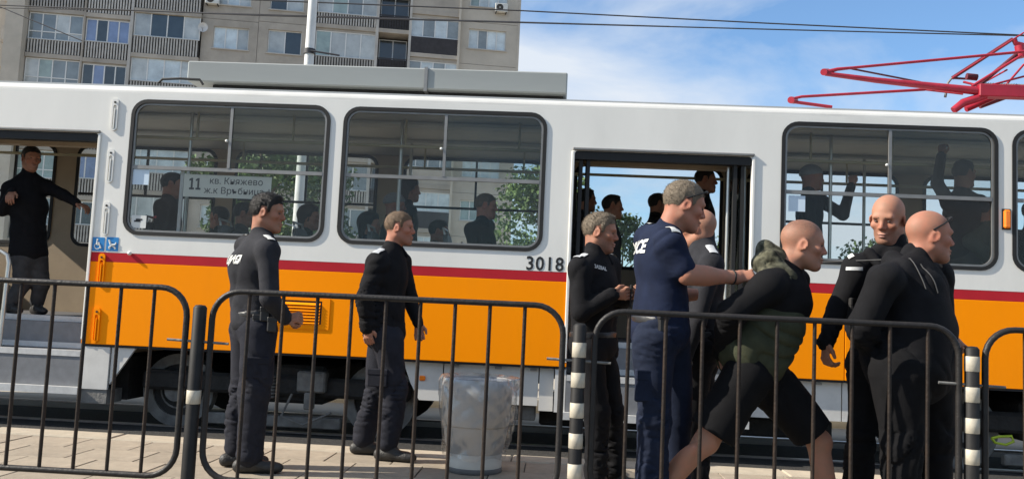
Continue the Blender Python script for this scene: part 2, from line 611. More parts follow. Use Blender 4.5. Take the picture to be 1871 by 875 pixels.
# the neighbouring wing at the far left
wing = empty('neighbour_block', on_block(-15.5, 7.0, Z0), FA, label='pale block with yellow balcony at the far left edge behind the tram', cat='building')
m_yellowwall = mat('ochre render', (0.42, 0.30, 0.12), 0.9, 0.1, 2)
MB().box(-9.0, -0.05, 0.3, 9, 0, 27).build('wall', m_panel2, wing)
for k in range(9):
    z = 1.0 + k * 2.8
    MB().box(-3.2, -0.12, -0.75, 0.29, z - 0.2, z).build('balcony_slab', m_panel, wing)
    MB().box(-3.2, -0.12, -0.75, -0.66, z + 0.004, z + 0.95).build('parapet', m_yellowwall if k % 2 else m_slat, wing)
    window(wing, -3.0, -0.4, z + 1.0, z + 2.3, 0.2, 3, (0, 1, 5), None, k in (5, 6))
# ------------------------------------------------------------------ trees
m_bark = mat('bark', (0.10, 0.075, 0.055), 0.95, 0.3, 20, 0.6, 40)
def leaf_mat(name, c):
    m = mat(name, c, 0.6, 0.45, 1.6, spec=0.3)
    m.node_tree.nodes['Principled BSDF'].inputs['Transmission Weight'].default_value = 0.0
    return m
m_leaf = [leaf_mat('leaf fresh', (0.085, 0.135, 0.04)), leaf_mat('leaf mid', (0.055, 0.09, 0.03))]
def tree(base, h, rx, label, seed, mi=0, n=7000, leaf=0.16, zlo=0.3):
    rg = np.random.default_rng(seed)
    t = empty('broadleaf_tree', base, 0, label=label, cat='tree', group='trees beyond the tram')
    tr = MB()
    tr.tube([(0, 0, -0.1), (0.05, 0, h * 0.25), (-0.05, 0.05, h * 0.5), (0, 0, h * 0.8)], [0.20, 0.15, 0.10, 0.03], 8)
    cl = []
    for i in range(26):
        a = rg.uniform(0, 2 * math.pi)
        z = rg.uniform(zlo, 0.97)
        prof = math.sin(math.pi * min(1, max(0.12, (z - zlo * 0.6) / (1.02 - zlo * 0.6)))) ** 0.7
        rad = rx * prof * rg.uniform(0.3, 0.95)
        c = np.array([rad * math.cos(a), rad * math.sin(a), z * h])
        cl.append((c, rg.uniform(0.22, 0.42) * rx))
        if i < 12:
            st = np.array([0, 0, max(0.2, z - 0.15) * h])
            tr.tube([st, (st + c) / 2 + np.array([0, 0, 0.1]), c], [0.05, 0.03, 0.012], 5)
    tr.build('trunk', m_bark, t)
    idx = rg.integers(0, len(cl), n)
    cs = np.array([cl[i][0] for i in idx])
    rs = np.array([cl[i][1] for i in idx])
    dv = rg.normal(size=(n, 3))
    dv /= np.linalg.norm(dv, axis=1)[:, None]
    p = cs + dv * (rs * rg.uniform(0.45, 1.08, n))[:, None]
    a = rg.normal(size=(n, 3)); a /= np.linalg.norm(a, axis=1)[:, None]
    b = np.cross(a, rg.normal(size=(n, 3))); b /= np.linalg.norm(b, axis=1)[:, None]
    s = leaf * rg.uniform(0.5, 1.1, n)[:, None]
    V = np.stack([p - a * s * 0.5, p + b * s * 0.32, p + a * s * 0.5, p - b * s * 0.32], 1).reshape(-1, 3)
    me = bpy.data.meshes.new('crown')
    me.from_pydata(V.tolist(), [], np.arange(n * 4).reshape(-1, 4).tolist())
    me.update()
    place('crown', me, m_leaf[mi], t)
    return t
for (u, v, Y, h, rx, sd, mi, lb) in (
        (995, 400, 30, 6.0, 2.3, 1, 0, 'fresh green tree right of the block, seen through the second tram window'),
        (470, 400, 24, 6.6, 1.9, 2, 0, 'green tree seen through the middle of the first tram window'),
        (545, 400, 33, 8.0, 2.3, 3, 1, 'darker tree behind, seen through the right of the first tram window'),
        (1140, 420, 70, 9.3, 3.0, 4, 1, 'distant small treetop seen in the open tram door'),
        (1600, 430, 60, 6.6, 4.0, 6, 1, 'distant tree low on the horizon right of the open tram door'),
        (1290, 430, 85, 8.2, 4.5, 5, 1, 'distant tree on the horizon at the right of the open door')):
    p = at(u, v, Y)
    tree((p[0], p[1], -0.134), h, rx, lb, sd, mi, n=11000 if Y < 40 else 5000, leaf=0.2 if Y < 40 else 0.4)

# ------------------------------------------------------------------ mast and overhead wires
m_mast = mat('pale painted steel', (0.62, 0.62, 0.60), 0.5, 0.08, 6, dirt=0.2)
m_wire = mat('overhead wire', (0.03, 0.03, 0.035), 0.6, 0.1, 10)
p = at(568, 60, 13.5)
mast = empty('catenary_mast', (p[0], 13.5, -0.134), label='slim white steel mast standing behind the tram roof', cat='mast')
MB().tube([(0, 0, 0), (0, 0, 5), (0, 0, 9.5)], [0.10, 0.075, 0.055], 14).build('shaft', m_mast, mast)
zc = at(565, 95, 13.5)[2] + 0.134
MB().tube([(0, 0, zc - 0.04), (0, 0, zc + 0.04)], 0.095, 14).build('collar', m_wire, mast)
MB().tube([(0.0, -0.08, zc), (0.5, -0.05, zc - 0.06)], 0.015, 6).build('bracket', m_wire, mast)
def wire(px, Ys, label, r=0.012, ext=True):
    P = [at(u, v, Y) for (u, v), Y in zip(px, Ys)]
    if ext:
        P = [P[0] + (P[0] - P[1]) * 3] + P + [P[-1] + (P[-1] - P[-2]) * 3]
    o = P[len(P) // 2]
    w = MB().tube(P, r, 6)
    return w.build('overhead_wire', m_wire, None, o, label=label, cat='wire', group='overhead wires')
wire([(0, 12), (480, 1), (950, 20), (1400, 43), (1871, 65)][1:], [15, 15, 15, 15], 'upper one of the two long overhead wires crossing the sky')
wire([(0, 10), (480, 29), (950, 42), (1400, 54), (1871, 66)], [16, 16, 16, 16, 16], 'lower one of the two long overhead wires crossing the sky')
wire([(0, 13), (60, 38), (150, 75)], [15.5, 15.5, 15.5], 'short wire slanting down across the left end of the block', 0.010, False)
wire([(0, 15), (240, 20), (480, 27)], [17, 17, 17], 'faint thin wire across the left bays of the block', 0.009)

# ------------------------------------------------------------------ the tram
m_twhite = mat('tram white paint', (0.725, 0.71, 0.66), 0.42, 0.04, 1.4, 0.03, 3.0, coat=0.15, dirt=0.13, stretch=(1.5, 1, 0.5))
m_tyellow = mat('tram yellow paint', (0.98, 0.285, 0.0), 0.5, 0.02, 1.3, 0.03, 3.0, spec=0.08, dirt=0.07, stretch=(1.5, 1, 0.5))
m_tmaroon = mat('tram maroon stripe', (0.42, 0.017, 0.026), 0.5, 0.08, 3, spec=0.15)
m_rubber = mat('black rubber', (0.007, 0.007, 0.007), 0.7, 0.2, 20)
m_alu = mat('dull aluminium', (0.24, 0.235, 0.225), 0.5, 0.12, 9, metal=0.6)
m_skirt = mat('tram grey skirt', (0.60, 0.585, 0.55), 0.5, 0.06, 2.5, dirt=0.35)
m_under = mat('underframe black', (0.018, 0.017, 0.016), 0.85, 0.4, 9, 0.5, 30)
m_grime = mat('grimy grey casting', (0.14, 0.135, 0.125), 0.75, 0.4, 9, 0.4, 30, dirt=0.6)
m_beige = mat('interior beige lining', (0.36, 0.28, 0.19), 0.6, 0.08, 4)
m_ceil = mat('interior ceiling', (0.52, 0.50, 0.45), 0.6, 0.06, 3)
m_floor = mat('interior rubber floor', (0.07, 0.07, 0.075), 0.7, 0.15, 12)
m_step = mat('step grey vinyl', (0.16, 0.165, 0.175), 0.6, 0.12, 14, dirt=0.15)
m_nose = mat('step nosing', (0.50, 0.50, 0.49), 0.5, 0.1, 20, dirt=0.2)
m_pole = mat('grab pole steel', (0.55, 0.54, 0.50), 0.3, 0.08, 9, metal=0.7)
m_yrail = mat('cream handrail', (0.45, 0.40, 0.26), 0.4, 0.1, 9)
m_seat = mat('dark seat shell', (0.06, 0.055, 0.05), 0.5, 0.2, 8)
m_roofbox = mat('grey roof casing', (0.27, 0.285, 0.275), 0.55, 0.07, 1.2, 0.05, 4, dirt=0.12, stretch=(0.4, 1, 2))
m_panto = mat('red pantograph paint', (0.30, 0.010, 0.026), 0.45, 0.15, 9)
m_pantod = mat('dark red oxide', (0.10, 0.012, 0.02), 0.6, 0.3, 12)
m_roofw = mat('roof paint, dusty', (0.50, 0.50, 0.48), 0.6, 0.08, 2, dirt=0.2)  # white greyed to hold back the sunlit highlight, with dirt patches
m_roof = mat('grey roof', (0.36, 0.37, 0.37), 0.6, 0.1, 3)
m_orange = mat('orange lamp', (0.85, 0.20, 0.01), 0.25, 0.15, 20)
m_black = mat('black lettering', (0.012, 0.012, 0.012), 0.5, 0.1, 10)
m_blue = mat('blue sticker', (0.015, 0.20, 0.50), 0.4, 0.05, 10)
m_paper = mat('white paper', (0.62, 0.63, 0.60), 0.7, 0.04, 5)
m_paleb = mat('pale blue paper', (0.55, 0.66, 0.76), 0.7, 0.05, 5)
m_glass = glass_mat('tram window glass', (0.93, 0.94, 0.93), 0.005, 0.010, (0.42, 0.43, 0.42))
m_glass2 = glass_mat('doubled sliding glass', (0.80, 0.83, 0.81), 0.012, 0.028, (0.42, 0.44, 0.42))
m_glassf = glass_mat('far window glass', (0.93, 0.95, 0.95), 0.0, 0.012, (0.5, 0.5, 0.5))

TY, TB = 7.70, 10.10          # outer faces of the near and far side walls
ZR, ZW1, ZW0, ZS1, ZS0, ZY = 2.984, 2.842, 1.631, 1.447, 1.363, 0.623
X0, X1 = -7.2, 7.3
DOORS = [(-5.75, -4.22), (0.125, 1.68)]
WINS = [(-3.91, -2.10), (-1.95, -0.145), (1.95, 3.77), (3.92, 5.73)]
FL = 0.846
tram = empty('tram', (0, 8.85, -0.13), label='white and yellow tram with maroon stripe standing at the platform', cat='tram')
TO = (0, 8.85, -0.13)
def tp(mb, name, m, parent=None):
    """a part of the tram given in world coordinates"""
    mb.v = [(p[0] - TO[0], p[1] - TO[1], p[2] - TO[2]) for p in mb.v]
    return place(name, mb.mesh(name), m, parent if parent is not None else tram)
def arc(cx, cz, r, a0, a1, n=5):
    return [(cx + r * math.cos(R(a0 + (a1 - a0) * i / n)), cz + r * math.sin(R(a0 + (a1 - a0) * i / n))) for i in range(n + 1)]
# white upper side with window holes and door notches
outer = [(X0, ZS1)]
for (a, b) in DOORS:
    outer += [(a, ZS1)] + arc(a + 0.03, 2.50, 0.03, 180, 90, 3) + arc(b - 0.03, 2.50, 0.03, 90, 0, 3) + [(b, ZS1)]
ZT = ZR - 0.066
outer += [(X1, ZS1), (X1, ZT), (X0, ZT)]
tp(MB().panel(outer, [rr(a, b, ZW0, ZW1, 0.13) for (a, b) in WINS], TY, TY + 0.05), 'upper_side', m_twhite)
segs = [(X0, -5.75), (-4.22, 0.125), (1.68, X1)]
for (a, b) in segs:
    tp(MB().box(a, b, TY + 0.001, TY + 0.05, ZS0, ZS1 - 0.0005), 'stripe', m_tmaroon)
for (a, b) in ((X0, -5.75), (-4.22, 0.125), (1.68, 2.50), (2.505, 4.02), (4.025, 5.6), (5.605, X1)):
    tp(MB().box(a, b, TY, TY + 0.05, ZY, ZS0 - 0.001, 0.004), 'lower_panel', m_tyellow)
tp(MB().box(X0, -5.75, TY + 0.012, TY + 0.05, ZY - 0.02, ZY - 0.001).box(-4.2, 0.12, TY + 0.012, TY + 0.05, ZY - 0.02, ZY - 0.001).box(1.69, X1, TY + 0.012, TY + 0.05, ZY - 0.02, ZY - 0.001), 'sill_gap', m_rubber)
# inner lining of the near side
for (a, b) in segs:
    tp(MB().box(a, b, TY + 0.052, TY + 0.075, FL, ZW0 - 0.03), 'inner_lining', m_beige)
# far side
fw = []
xr = -6.0
for rgt in (-6.0, -4.05, -2.13, -0.13, 1.86, 3.83, 5.80):
    fw.append((rgt - 1.68, rgt))
fw[0] = (-7.0, -6.0)
tp(MB().panel([(X0, 0.35), (X1, 0.35), (X1, ZT), (X0, ZT)], [rr(a, b, ZW0, ZW1 - 0.02, 0.13) for (a, b) in fw], TB - 0.05, TB), 'far_side', m_beige)
for (a, b) in fw:
    w = tp(MB().panel(rr(a - 0.012, b + 0.012, ZW0 - 0.012, ZW1 - 0.008, 0.14), [rr(a + 0.025, b - 0.025, ZW0 + 0.025, ZW1 - 0.045, 0.11)], TB - 0.062, TB - 0.052), 'far_window', m_rubber)
    if b != 1.86:
        tp(MB().box(a + 0.03, b - 0.03, TB - 0.045, TB - 0.02, 2.235, 2.262).box((a + b) / 2 - 0.012, (a + b) / 2 + 0.012, TB - 0.046, TB - 0.019, 2.262, ZW1 - 0.04), 'bar', m_rubber, w)
    tp(MB().panel(rr(a + 0.001, b - 0.001, ZW0 + 0.001, ZW1 - 0.021, 0.129), [], TB - 0.034, TB - 0.03), 'pane', m_glassf, w)
# ends
for x in (X0, X1):
    s_ = 1 if x > 0 else -1
    tp(MB().box(min(x, x + 0.05 * s_), max(x, x + 0.05 * s_), TY + 0.02, TB - 0.02, 0.35, 1.7).box(min(x, x + 0.05 * s_), max(x, x + 0.05 * s_), TY + 0.02, TB - 0.02, 2.6, ZT), 'end_wall', m_twhite)
# roof: rounded cant rails and a shallow crown
prof = []
for i in range(7):
    a = R(180 - 75 * i / 6)
    prof.append((TY + 0.16 + 0.16 * math.cos(a), ZT + 0.085 * math.sin(a)))
N_ = 10
y_a, z_a = prof[-1]
for i in range(1, N_):
    t_ = i / N_
    y = y_a + (2 * 8.9 - 2 * y_a) * t_
    prof.append((y, z_a + 0.04 * math.sin(math.pi * t_)))
prof += [(2 * 8.9 - q[0], q[1]) for q in prof[6::-1]]
inner = [(q[0] * 0.985 + 8.9 * 0.015, q[1] - 0.03) for q in prof[::-1]]
tp(MB().extrude_x(prof + inner, X0, X1, True, False), 'roof', m_roofw)
tp(MB().box(X0, X1, TY + 0.105, TY + 0.13, ZT + 0.080, ZT + 0.096), 'roof_gutter', m_roof)
tp(MB().box(X0, X1, TY + 0.06, TB - 0.06, 2.885, 2.892), 'ceiling', m_ceil)
for y in (8.45, 9.35):
    tp(MB().box(X0 + 0.3, X1 - 0.3, y - 0.08, y + 0.08, 2.85, 2.884, 0.01), 'ceiling_lamp_cover', m_paper)
tp(MB().extrude_x([(TY + 0.08, 2.845), (TY + 0.30, 2.884), (TY + 0.08, 2.884)], X0, X1), 'cove', m_ceil)
tp(MB().extrude_x([(TB - 0.07, 2.835), (TB - 0.07, 2.884), (TB - 0.34, 2.884)], X0, X1), 'cove', m_ceil)
# floor, steps
tp(MB().box(X0, X1, 8.05, TB - 0.06, FL - 0.05, FL), 'floor', m_floor)
nf = MB()
for (a, b) in segs:
    nf.box(a, b, TY + 0.076, 8.049, FL - 0.05, FL - 0.001)
tp(nf, 'floor_edge', m_floor)
for (a, b) in DOORS:
    st = tp(MB().box(a + 0.004, b - 0.004, TY + 0.27, 8.05, 0.553, FL - 0.051).box(a + 0.004, b - 0.004, TY + 0.02, 8.10, 0.24, 0.552), 'door_steps', m_step)
    tp(MB().box(a + 0.006, b - 0.006, 8.025, 8.075, FL - 0.048, FL + 0.004), 'nosing', m_nose, st)
    tp(MB().box(a + 0.006, b - 0.006, TY + 0.012, TY + 0.05, 0.505, 0.556).box(a + 0.006, b - 0.006, TY + 0.255, TY + 0.268, 0.56, 0.61), 'nosing', m_nose, st)
    tp(MB().box(a - 0.02, b + 0.02, TY - 0.03, TY + 0.05, 0.175, 0.238), 'nosing', m_nose, st)
    tp(MB().box(a - 0.001, a + 0.003, TY + 0.05, 8.05, 0.24, 2.5).box(b - 0.003, b + 0.001, TY + 0.05, 8.05, 0.24, FL), 'stairwell_lining', m_step, st)
# beige door pillars inside
for x in (-4.20, -5.92, 0.0, 1.76):
    tp(MB().box(x - 0.05, x + 0.12, TY + 0.08, TY + 0.20, FL, 2.90), 'door_pillar', m_beige)
# near windows
for wi, (a, b) in enumerate(WINS):
    w = tp(MB().panel(rr(a - 0.016, b + 0.016, ZW0 - 0.016, ZW1 + 0.016, 0.145), [rr(a + 0.016, b - 0.016, ZW0 + 0.016, ZW1 - 0.016, 0.115)], TY - 0.010, TY + 0.012), 'window', m_rubber)
    tp(MB().panel(rr(a + 0.0165, b - 0.0165, ZW0 + 0.0165, ZW1 - 0.0165, 0.114), [rr(a + 0.034, b - 0.034, ZW0 + 0.034, ZW1 - 0.034, 0.10)], TY + 0.004, TY + 0.03), 'frame', m_alu, w)
    zm = 2.235
    xm = (a + b) / 2 + 0.01
    tp(MB().box(a + 0.034, b - 0.034, TY + 0.002, TY + 0.028, zm - 0.016, zm + 0.016), 'transom', m_alu, w)
    tp(MB().box(xm - 0.013, xm + 0.013, TY - 0.002, TY + 0.026, zm + 0.017, ZW1 - 0.035), 'mullion', m_alu, w)
    tp(MB().box(a + 0.03, b - 0.03, TY + 0.018, TY + 0.022, ZW0 + 0.03, zm), 'pane', m_glass, w)
    tp(MB().box(a + 0.03, xm - 0.01, TY + 0.018, TY + 0.022, zm + 0.0, ZW1 - 0.03), 'pane', m_glass, w)
    tp(MB().box(xm + 0.01, b - 0.03, TY + 0.012, TY + 0.016, zm + 0.0, ZW1 - 0.03), 'pane', m_glass2, w)
    kb = MB().lathe([(0.001, 0), (0.013, 0.002), (0.013, 0.012), (0.001, 0.016)], n=10)
    kb.v = [(p[0] + xm - 0.03, TY - p[2], p[1] + 2.50) for p in kb.v]
    tp(kb, 'catch', m_paper, w)
# roof gear
rb = tp(MB().box(-3.62, -1.312, 8.10, 9.6, 3.145, 3.345, 0.012), 'roof_casing', m_roofbox)
tp(MB().box(-1.300, 0.035, 8.098, 9.6, 3.140, 3.345, 0.012), 'roof_casing', m_roofbox)
tp(MB().box(-1.322, -1.290, 8.085, 9.61, 3.12, 3.352), 'casing_strap', m_alu)
tp(MB().box(-3.4, 0.0, 8.2, 9.5, 2.99, 3.14), 'casing_base', m_under)
P = [at(290, 152, 7.95), at(297, 145, 7.95), at(330, 144, 7.95), at(365, 146, 7.95), at(371, 155, 7.95)]
tp(MB().tube(P, 0.012, 8), 'roof_handle', m_rubber)
tp(MB().tube([(x, 8.02, 3.035) for x in (0.06, 0.9, 1.75)], 0.018, 8), 'roof_conduit', m_grime)
# hand-hold recess frames beside the rear door, stickers, number, knob
def paperclip(u, v0, v1, m):
    a, b = at(u + (v0 - v1) * -0.045, v0, TY), at(u, v1, TY)
    xc0, zt, xc1, zb = a[0], a[2], b[0], b[2]
    xc = (xc0 + xc1) / 2
    w = 0.030
    ring = MB().panel(rr(xc - w, xc + w, zb, zt, 0.028), [rr(xc - w + 0.014, xc + w - 0.014, zb + 0.014, zt - 0.06, 0.015)], TY - 0.014, TY - 0.001)
    o = tp(ring, 'hand_hold', m)
    tp(MB().box(xc - 0.005, xc + 0.005, TY - 0.018, TY - 0.002, zb + 0.018, zt - 0.09), 'stay', m, o)
    bt = MB().disc_y((xc, 0, zt - 0.035), 0.001, 0.010, TY - 0.020, TY - 0.0145, 10)
    tp(bt, 'screw', m_rubber, o)
for (u, v0, v1, m) in ((209, 181, 239, m_twhite), (201, 273, 334, m_twhite), (193, 369, 430, m_twhite), (184, 463, 523, m_tyellow), (175, 562, 625, m_tyellow)):
    paperclip(u, v0, v1, m)
kb = MB().lathe([(0.001, 0), (0.016, 0.004), (0.02, 0.014), (0.012, 0.03), (0.001, 0.034)], n=12)
q = at(238, 463, TY)
kb.v = [(p[0] + q[0], TY - p[2], p[1] + q[2]) for p in kb.v]
tp(kb, 'knob', m_twhite)
for i, u in enumerate((180, 205.5)):
    q = at(u, 446, TY)
    st = tp(MB().panel(rr(q[0] - 0.056, q[0] + 0.056, q[2] - 0.062, q[2] + 0.062, 0.006, 2), [], TY - 0.003, TY - 0.0005), 'sticker', m_blue)
    ic = MB()
    X, Z, Yf = q[0], q[2], TY - 0.005
    def bar(x0, z0, x1, z1, r=0.006):
        ic.tube([(X + x0, Yf, Z + z0), (X + x1, Yf, Z + z1)], r, 6)
    if i == 0:
        ic.disc_y((X - 0.008, 0, Z - 0.018), 0.022, 0.029, TY - 0.006, TY - 0.0035, 18)
        bar(-0.012, 0.03, -0.010, -0.005); bar(-0.010, -0.005, 0.016, -0.006); bar(0.016, -0.006, 0.028, -0.036); bar(-0.012, 0.012, 0.012, 0.010)
        ic.disc_y((X - 0.012, 0, Z + 0.041), 0.0005, 0.009, TY - 0.006, TY - 0.0035, 12)
    else:
        bar(-0.036, 0.034, -0.026, 0.030); bar(-0.026, 0.030, -0.012, -0.008, 0.009); bar(-0.012, -0.008, 0.03, -0.006, 0.009); bar(0.03, -0.006, 0.036, 0.016); bar(-0.03, -0.03, 0.0, -0.016); bar(0.0, -0.018, 0.03, -0.03)
        ic.disc_y((X - 0.024, 0, Z - 0.036), 0.0005, 0.010, TY - 0.006, TY - 0.0035, 12)
        ic.disc_y((X + 0.028, 0, Z - 0.036), 0.0005, 0.010, TY - 0.006, TY - 0.0035, 12)
    tp(ic, 'pictogram', m_paper, st)
q0, q1 = at(957, 478, TY), at(1034, 482, TY)
num = sign_text('3018', 0.168, ((q0[0] + q1[0]) / 2 - TO[0], TY - 0.002 - TO[1], 1.507 - TO[2]), tram, m_black, 'fleet_number', bold=0.003, space=1.12, xs=0.92)
# louvred vent in the lower side
va, vb, z1_, z0_ = -2.78, -1.985, 1.12, 0.845
vt = tp(MB().panel([(va, z0_), (vb, z0_), (vb, z1_), (va, z1_)], [[(va + 0.05, z0_ + 0.045), (vb - 0.07, z0_ + 0.045), (vb - 0.07, z1_ - 0.025), (va + 0.05, z1_ - 0.025)]], TY - 0.007, TY - 0.001), 'vent_grille', m_tyellow)
nl = 7
for i in range(nl):
    z = z0_ + 0.05 + (z1_ - z0_ - 0.085) * i / nl
    dzz = (z1_ - z0_ - 0.085) / nl
    tp(MB().extrude_x([(TY - 0.022, z), (TY - 0.001, z), (TY - 0.001, z + dzz * 0.72), (TY - 0.006, z + dzz * 0.72)], va + 0.06, vb - 0.085), 'louvre', m_tyellow, vt)
tp(MB().box(va + 0.051, vb - 0.071, TY - 0.0016, TY - 0.0006, z0_ + 0.046, z1_ - 0.026), 'vent_backing', m_rubber, vt)
# lamps
lm = tp(MB().box(3.825, 3.882, TY - 0.035, TY - 0.0005, 1.985, 2.145, 0.012), 'marker_lamp', m_orange)
tp(MB().box(3.818, 3.889, TY - 0.008, TY - 0.0003, 1.975, 2.155), 'lamp_base', m_rubber, lm)
tp(MB().box(-1.165, -1.11, TY + 0.055, TY + 0.068, 0.44, 0.485, 0.008), 'side_reflector', m_orange)
# skirts
SKY = TY + 0.07
def skirt(pts, y0=SKY):
    return tp(MB().panel(pts, [], y0, y0 + 0.03), 'skirt_panel', m_skirt)
skirt([(-4.20, 0.225), (-3.955, 0.225), (-3.955, 0.60), (-4.20, 0.60)], TY + 0.012)
skirt([(-3.945, 0.27), (-3.73, 0.60), (-3.945, 0.60)], TY + 0.03)
skirt([(-1.315, 0.60), (-1.245, 0.42), (-1.16, 0.27), (-0.96, 0.27), (-0.96, 0.60)])
skirt([(-0.95, 0.27), (-0.115, 0.27), (-0.115, 0.60), (-0.95, 0.60)], SKY + 0.004)
skirt([(-0.105, 0.23), (0.02, 0.23), (0.02, 0.60), (-0.105, 0.60)])
skirt([(0.03, 0.23), (0.125, 0.23), (0.125, 0.61), (0.03, 0.61)], TY + 0.02)
skirt([(1.69, 0.27), (2.50, 0.27), (2.50, 0.60), (1.69, 0.60)])
skirt([(2.51, 0.27), (2.72, 0.27), (2.85, 0.60), (2.51, 0.60)])
for x in (-0.85, -0.47, -0.16, 2.3):
    tp(MB().box(x - 0.03, x + 0.03, SKY - 0.02, SKY + 0.003, 0.575, 0.592), 'skirt_latch', m_alu)
tp(MB().box(-4.19, -3.955, TY + 0.02, TY + 0.3, 0.10, 0.222), 'step_box', m_grime)
# under the floor
tp(MB().box(-3.9, -0.1, 7.95, 10.0, 0.62, 0.79), 'underframe', m_under)
tp(MB().box(1.75, 7.0, 7.95, 10.0, 0.62, 0.79), 'underframe', m_under)
tp(MB().box(-6.9, -5.8, 7.95, 10.0, 0.3, 0.79), 'equipment_box', m_under)
tp(MB().box(-0.70, -0.20, 7.98, 9.8, 0.12, 0.60, 0.02), 'equipment_box', m_under)
tp(MB().box(-0.10, 2.55, 8.15, 9.8, 0.06, 0.23, 0.02), 'equipment_box', m_under)
tp(MB().box(-4.2, -3.95, 8.1, 10, 0.1, 0.5), 'equipment_box', m_under)
tp(MB().box(-0.37, -0.13, 7.86, 8.1, 0.13, 0.26, 0.01), 'equipment_box', m_grime)
tp(MB().box(-4.0, -0.1, 9.90, 9.96, 0.30, 0.62).box(1.7, 7, 9.90, 9.96, 0.30, 0.62), 'far_skirt', m_under)
def bogie(xc):
    bg_ = tp(MB().box(xc - 1.25, xc + 1.25, 7.98, 8.08, 0.22, 0.40, 0.03).box(xc - 0.45, xc + 0.45, 8.05, 9.6, 0.15, 0.5, 0.03).box(xc - 1.2, xc - 1.0, 8.0, 9.7, 0.25, 0.4), 'bogie_frame', m_under)
    for dx in (-0.95, 0.95):
        wh = tp(MB().disc_y((xc + dx, 0, 0.215), 0.24, 0.335, 8.10, 8.22, 36), 'wheel', m_grime, bg_)
        tp(MB().disc_y((xc + dx, 0, 0.215), 0.10, 0.239, 8.125, 8.2, 30), 'wheel', m_under, bg_)
        tp(MB().disc_y((xc + dx, 0, 0.215), 0.002, 0.099, 8.03, 8.2, 20), 'axle_box', m_grime, bg_)
        tp(MB().disc_y((xc + dx, 0, 0.215), 0.16, 0.175, 8.115, 8.124, 24), 'wheel_ring', m_grime, bg_)
        tp(MB().disc_y((xc + dx, 0, 0.215), 0.002, 0.335, 9.48, 9.6, 24), 'wheel', m_under, bg_)
    cs = MB()
    for i in range(7):
        cs.lathe([(0.05, 0), (0.075, 0.012), (0.05, 0.025)], (xc - 0.05, 7.96, 0.20 + i * 0.03), 14)
    tp(cs, 'coil_spring', m_grime, bg_)
    cs = MB().box(xc + 0.22, xc + 0.48, 7.90, 8.05, 0.27, 0.46, 0.015)
    cs.box(xc + 0.30, xc + 0.38, 7.88, 7.98, 0.12, 0.27, 0.01)
    tp(cs, 'brake_actuator', m_grime, bg_)
    tp(MB().box(xc - 0.62, xc + 0.62, 7.98, 8.06, -0.06, 0.04, 0.01), 'track_brake', m_grime, bg_)
    tp(MB().tube([(xc + 0.18, 7.92, 0.25), (xc + 0.1, 7.90, 0.05), (xc + 0.3, 7.9, -0.02), (xc + 0.55, 7.92, 0.1)], 0.012, 6), 'hose', m_grime, bg_)
bogie(-2.52)
bogie(4.6)
m_hose = mat('green yellow cable', (0.35, 0.45, 0.02), 0.5, 0.1, 10)
hp = [at(u, v, 7.85) for (u, v) in ((1812, 800), (1818, 808), (1838, 812), (1852, 806), (1848, 796), (1825, 797), (1812, 800))]
tp(MB().tube(hp, 0.012, 6), 'earth_cable', m_hose)
# pantograph
pg = empty('pantograph', (0, 0, 0))
pg.parent = tram
pg.location = (0, 0, 0)
def pt(u, v, Y): return at(u, v, Y)
def pbar(name, pts, r, m=m_panto, n=8):
    o = tp(MB().tube(pts, r, n), name, m)
    o.parent = pg
    return o
YN, YFAR = 8.55, 9.05
pbar('lower_arm', [pt(1508, 135, YN), pt(1600, 147, YN), pt(1800, 168, YN)], [0.022, 0.028, 0.042], n=10)
pbar('upper_rod', [pt(1508, 133, YN), pt(1530, 127, YN), pt(1560, 124, YN), pt(1848, 97, YN), pt(1885, 93, YN)], [0.024, 0.018, 0.014, 0.014, 0.016])
pbar('brace_rod', [pt(1545, 124, YN), pt(1710, 156, YFAR)], 0.010, m_pantod)
pbar('elbow', [pt(1505, 132, YN - 0.03), pt(1512, 132, YN + 0.10)], 0.034, n=10)
pbar('elbow', [pt(1445, 183, YFAR - 0.05), pt(1452, 184, YFAR + 0.08)], 0.036, n=10)
pbar('upper_rod', [pt(1447, 181, YFAR), pt(1465, 177, YFAR), pt(1690, 164, YFAR)], 0.015)
pbar('lower_arm', [pt(1447, 186, YFAR), pt(1520, 196, YFAR)], 0.018)
bb = MB()
q0, q1 = pt(1785, 165, YN), pt(1990, 172, YN)
bb.box(q0[0], q1[0], YN - 0.06, YN + 0.06, q0[2] - 0.07, q0[2] + 0.05, 0.008)
o = tp(bb, 'main_beam', m_panto); o.parent = pg
bb = MB()
q0 = pt(1735, 198, YN)
bb.box(q0[0] - 0.05, q0[0] + 1.4, 8.40, 9.2, 3.085, 3.125)
o = tp(bb, 'base_frame', m_panto); o.parent = pg
for (dx, y) in ((0.1, 8.47), (0.1, 9.13), (1.2, 8.47), (1.2, 9.13)):
    ft = MB().lathe([(0.05, 0), (0.055, 0.02), (0.035, 0.03), (0.055, 0.045), (0.035, 0.055), (0.03, 0.1)], (q0[0] + dx, y, 2.99), 12)
    o = tp(ft, 'insulator', m_grime); o.parent = pg
pbar('base_leg', [pt(1742, 202, YN), pt(1760, 188, YN), pt(1800, 175, YN)], [0.035, 0.04, 0.04])
pbar('base_leg', [pt(1765, 200, 8.8), pt(1820, 176, 8.8)], 0.030)
pbar('base_leg', [pt(1790, 194, YFAR), pt(1850, 172, YFAR)], 0.030, m_pantod)
pbar('strut', [pt(1740, 143, YFAR), pt(1850, 72, YFAR)], [0.020, 0.020], m_pantod)
pbar('strut', [pt(1788, 157, 8.7), pt(1862, 96, 8.7)], 0.020, m_pantod)
pbar('strut', [pt(1776, 158, YN), pt(1866, 102, YN)], 0.014)
pbar('link', [pt(1740, 143, YFAR), pt(1776, 145, YFAR)], 0.012, m_pantod)
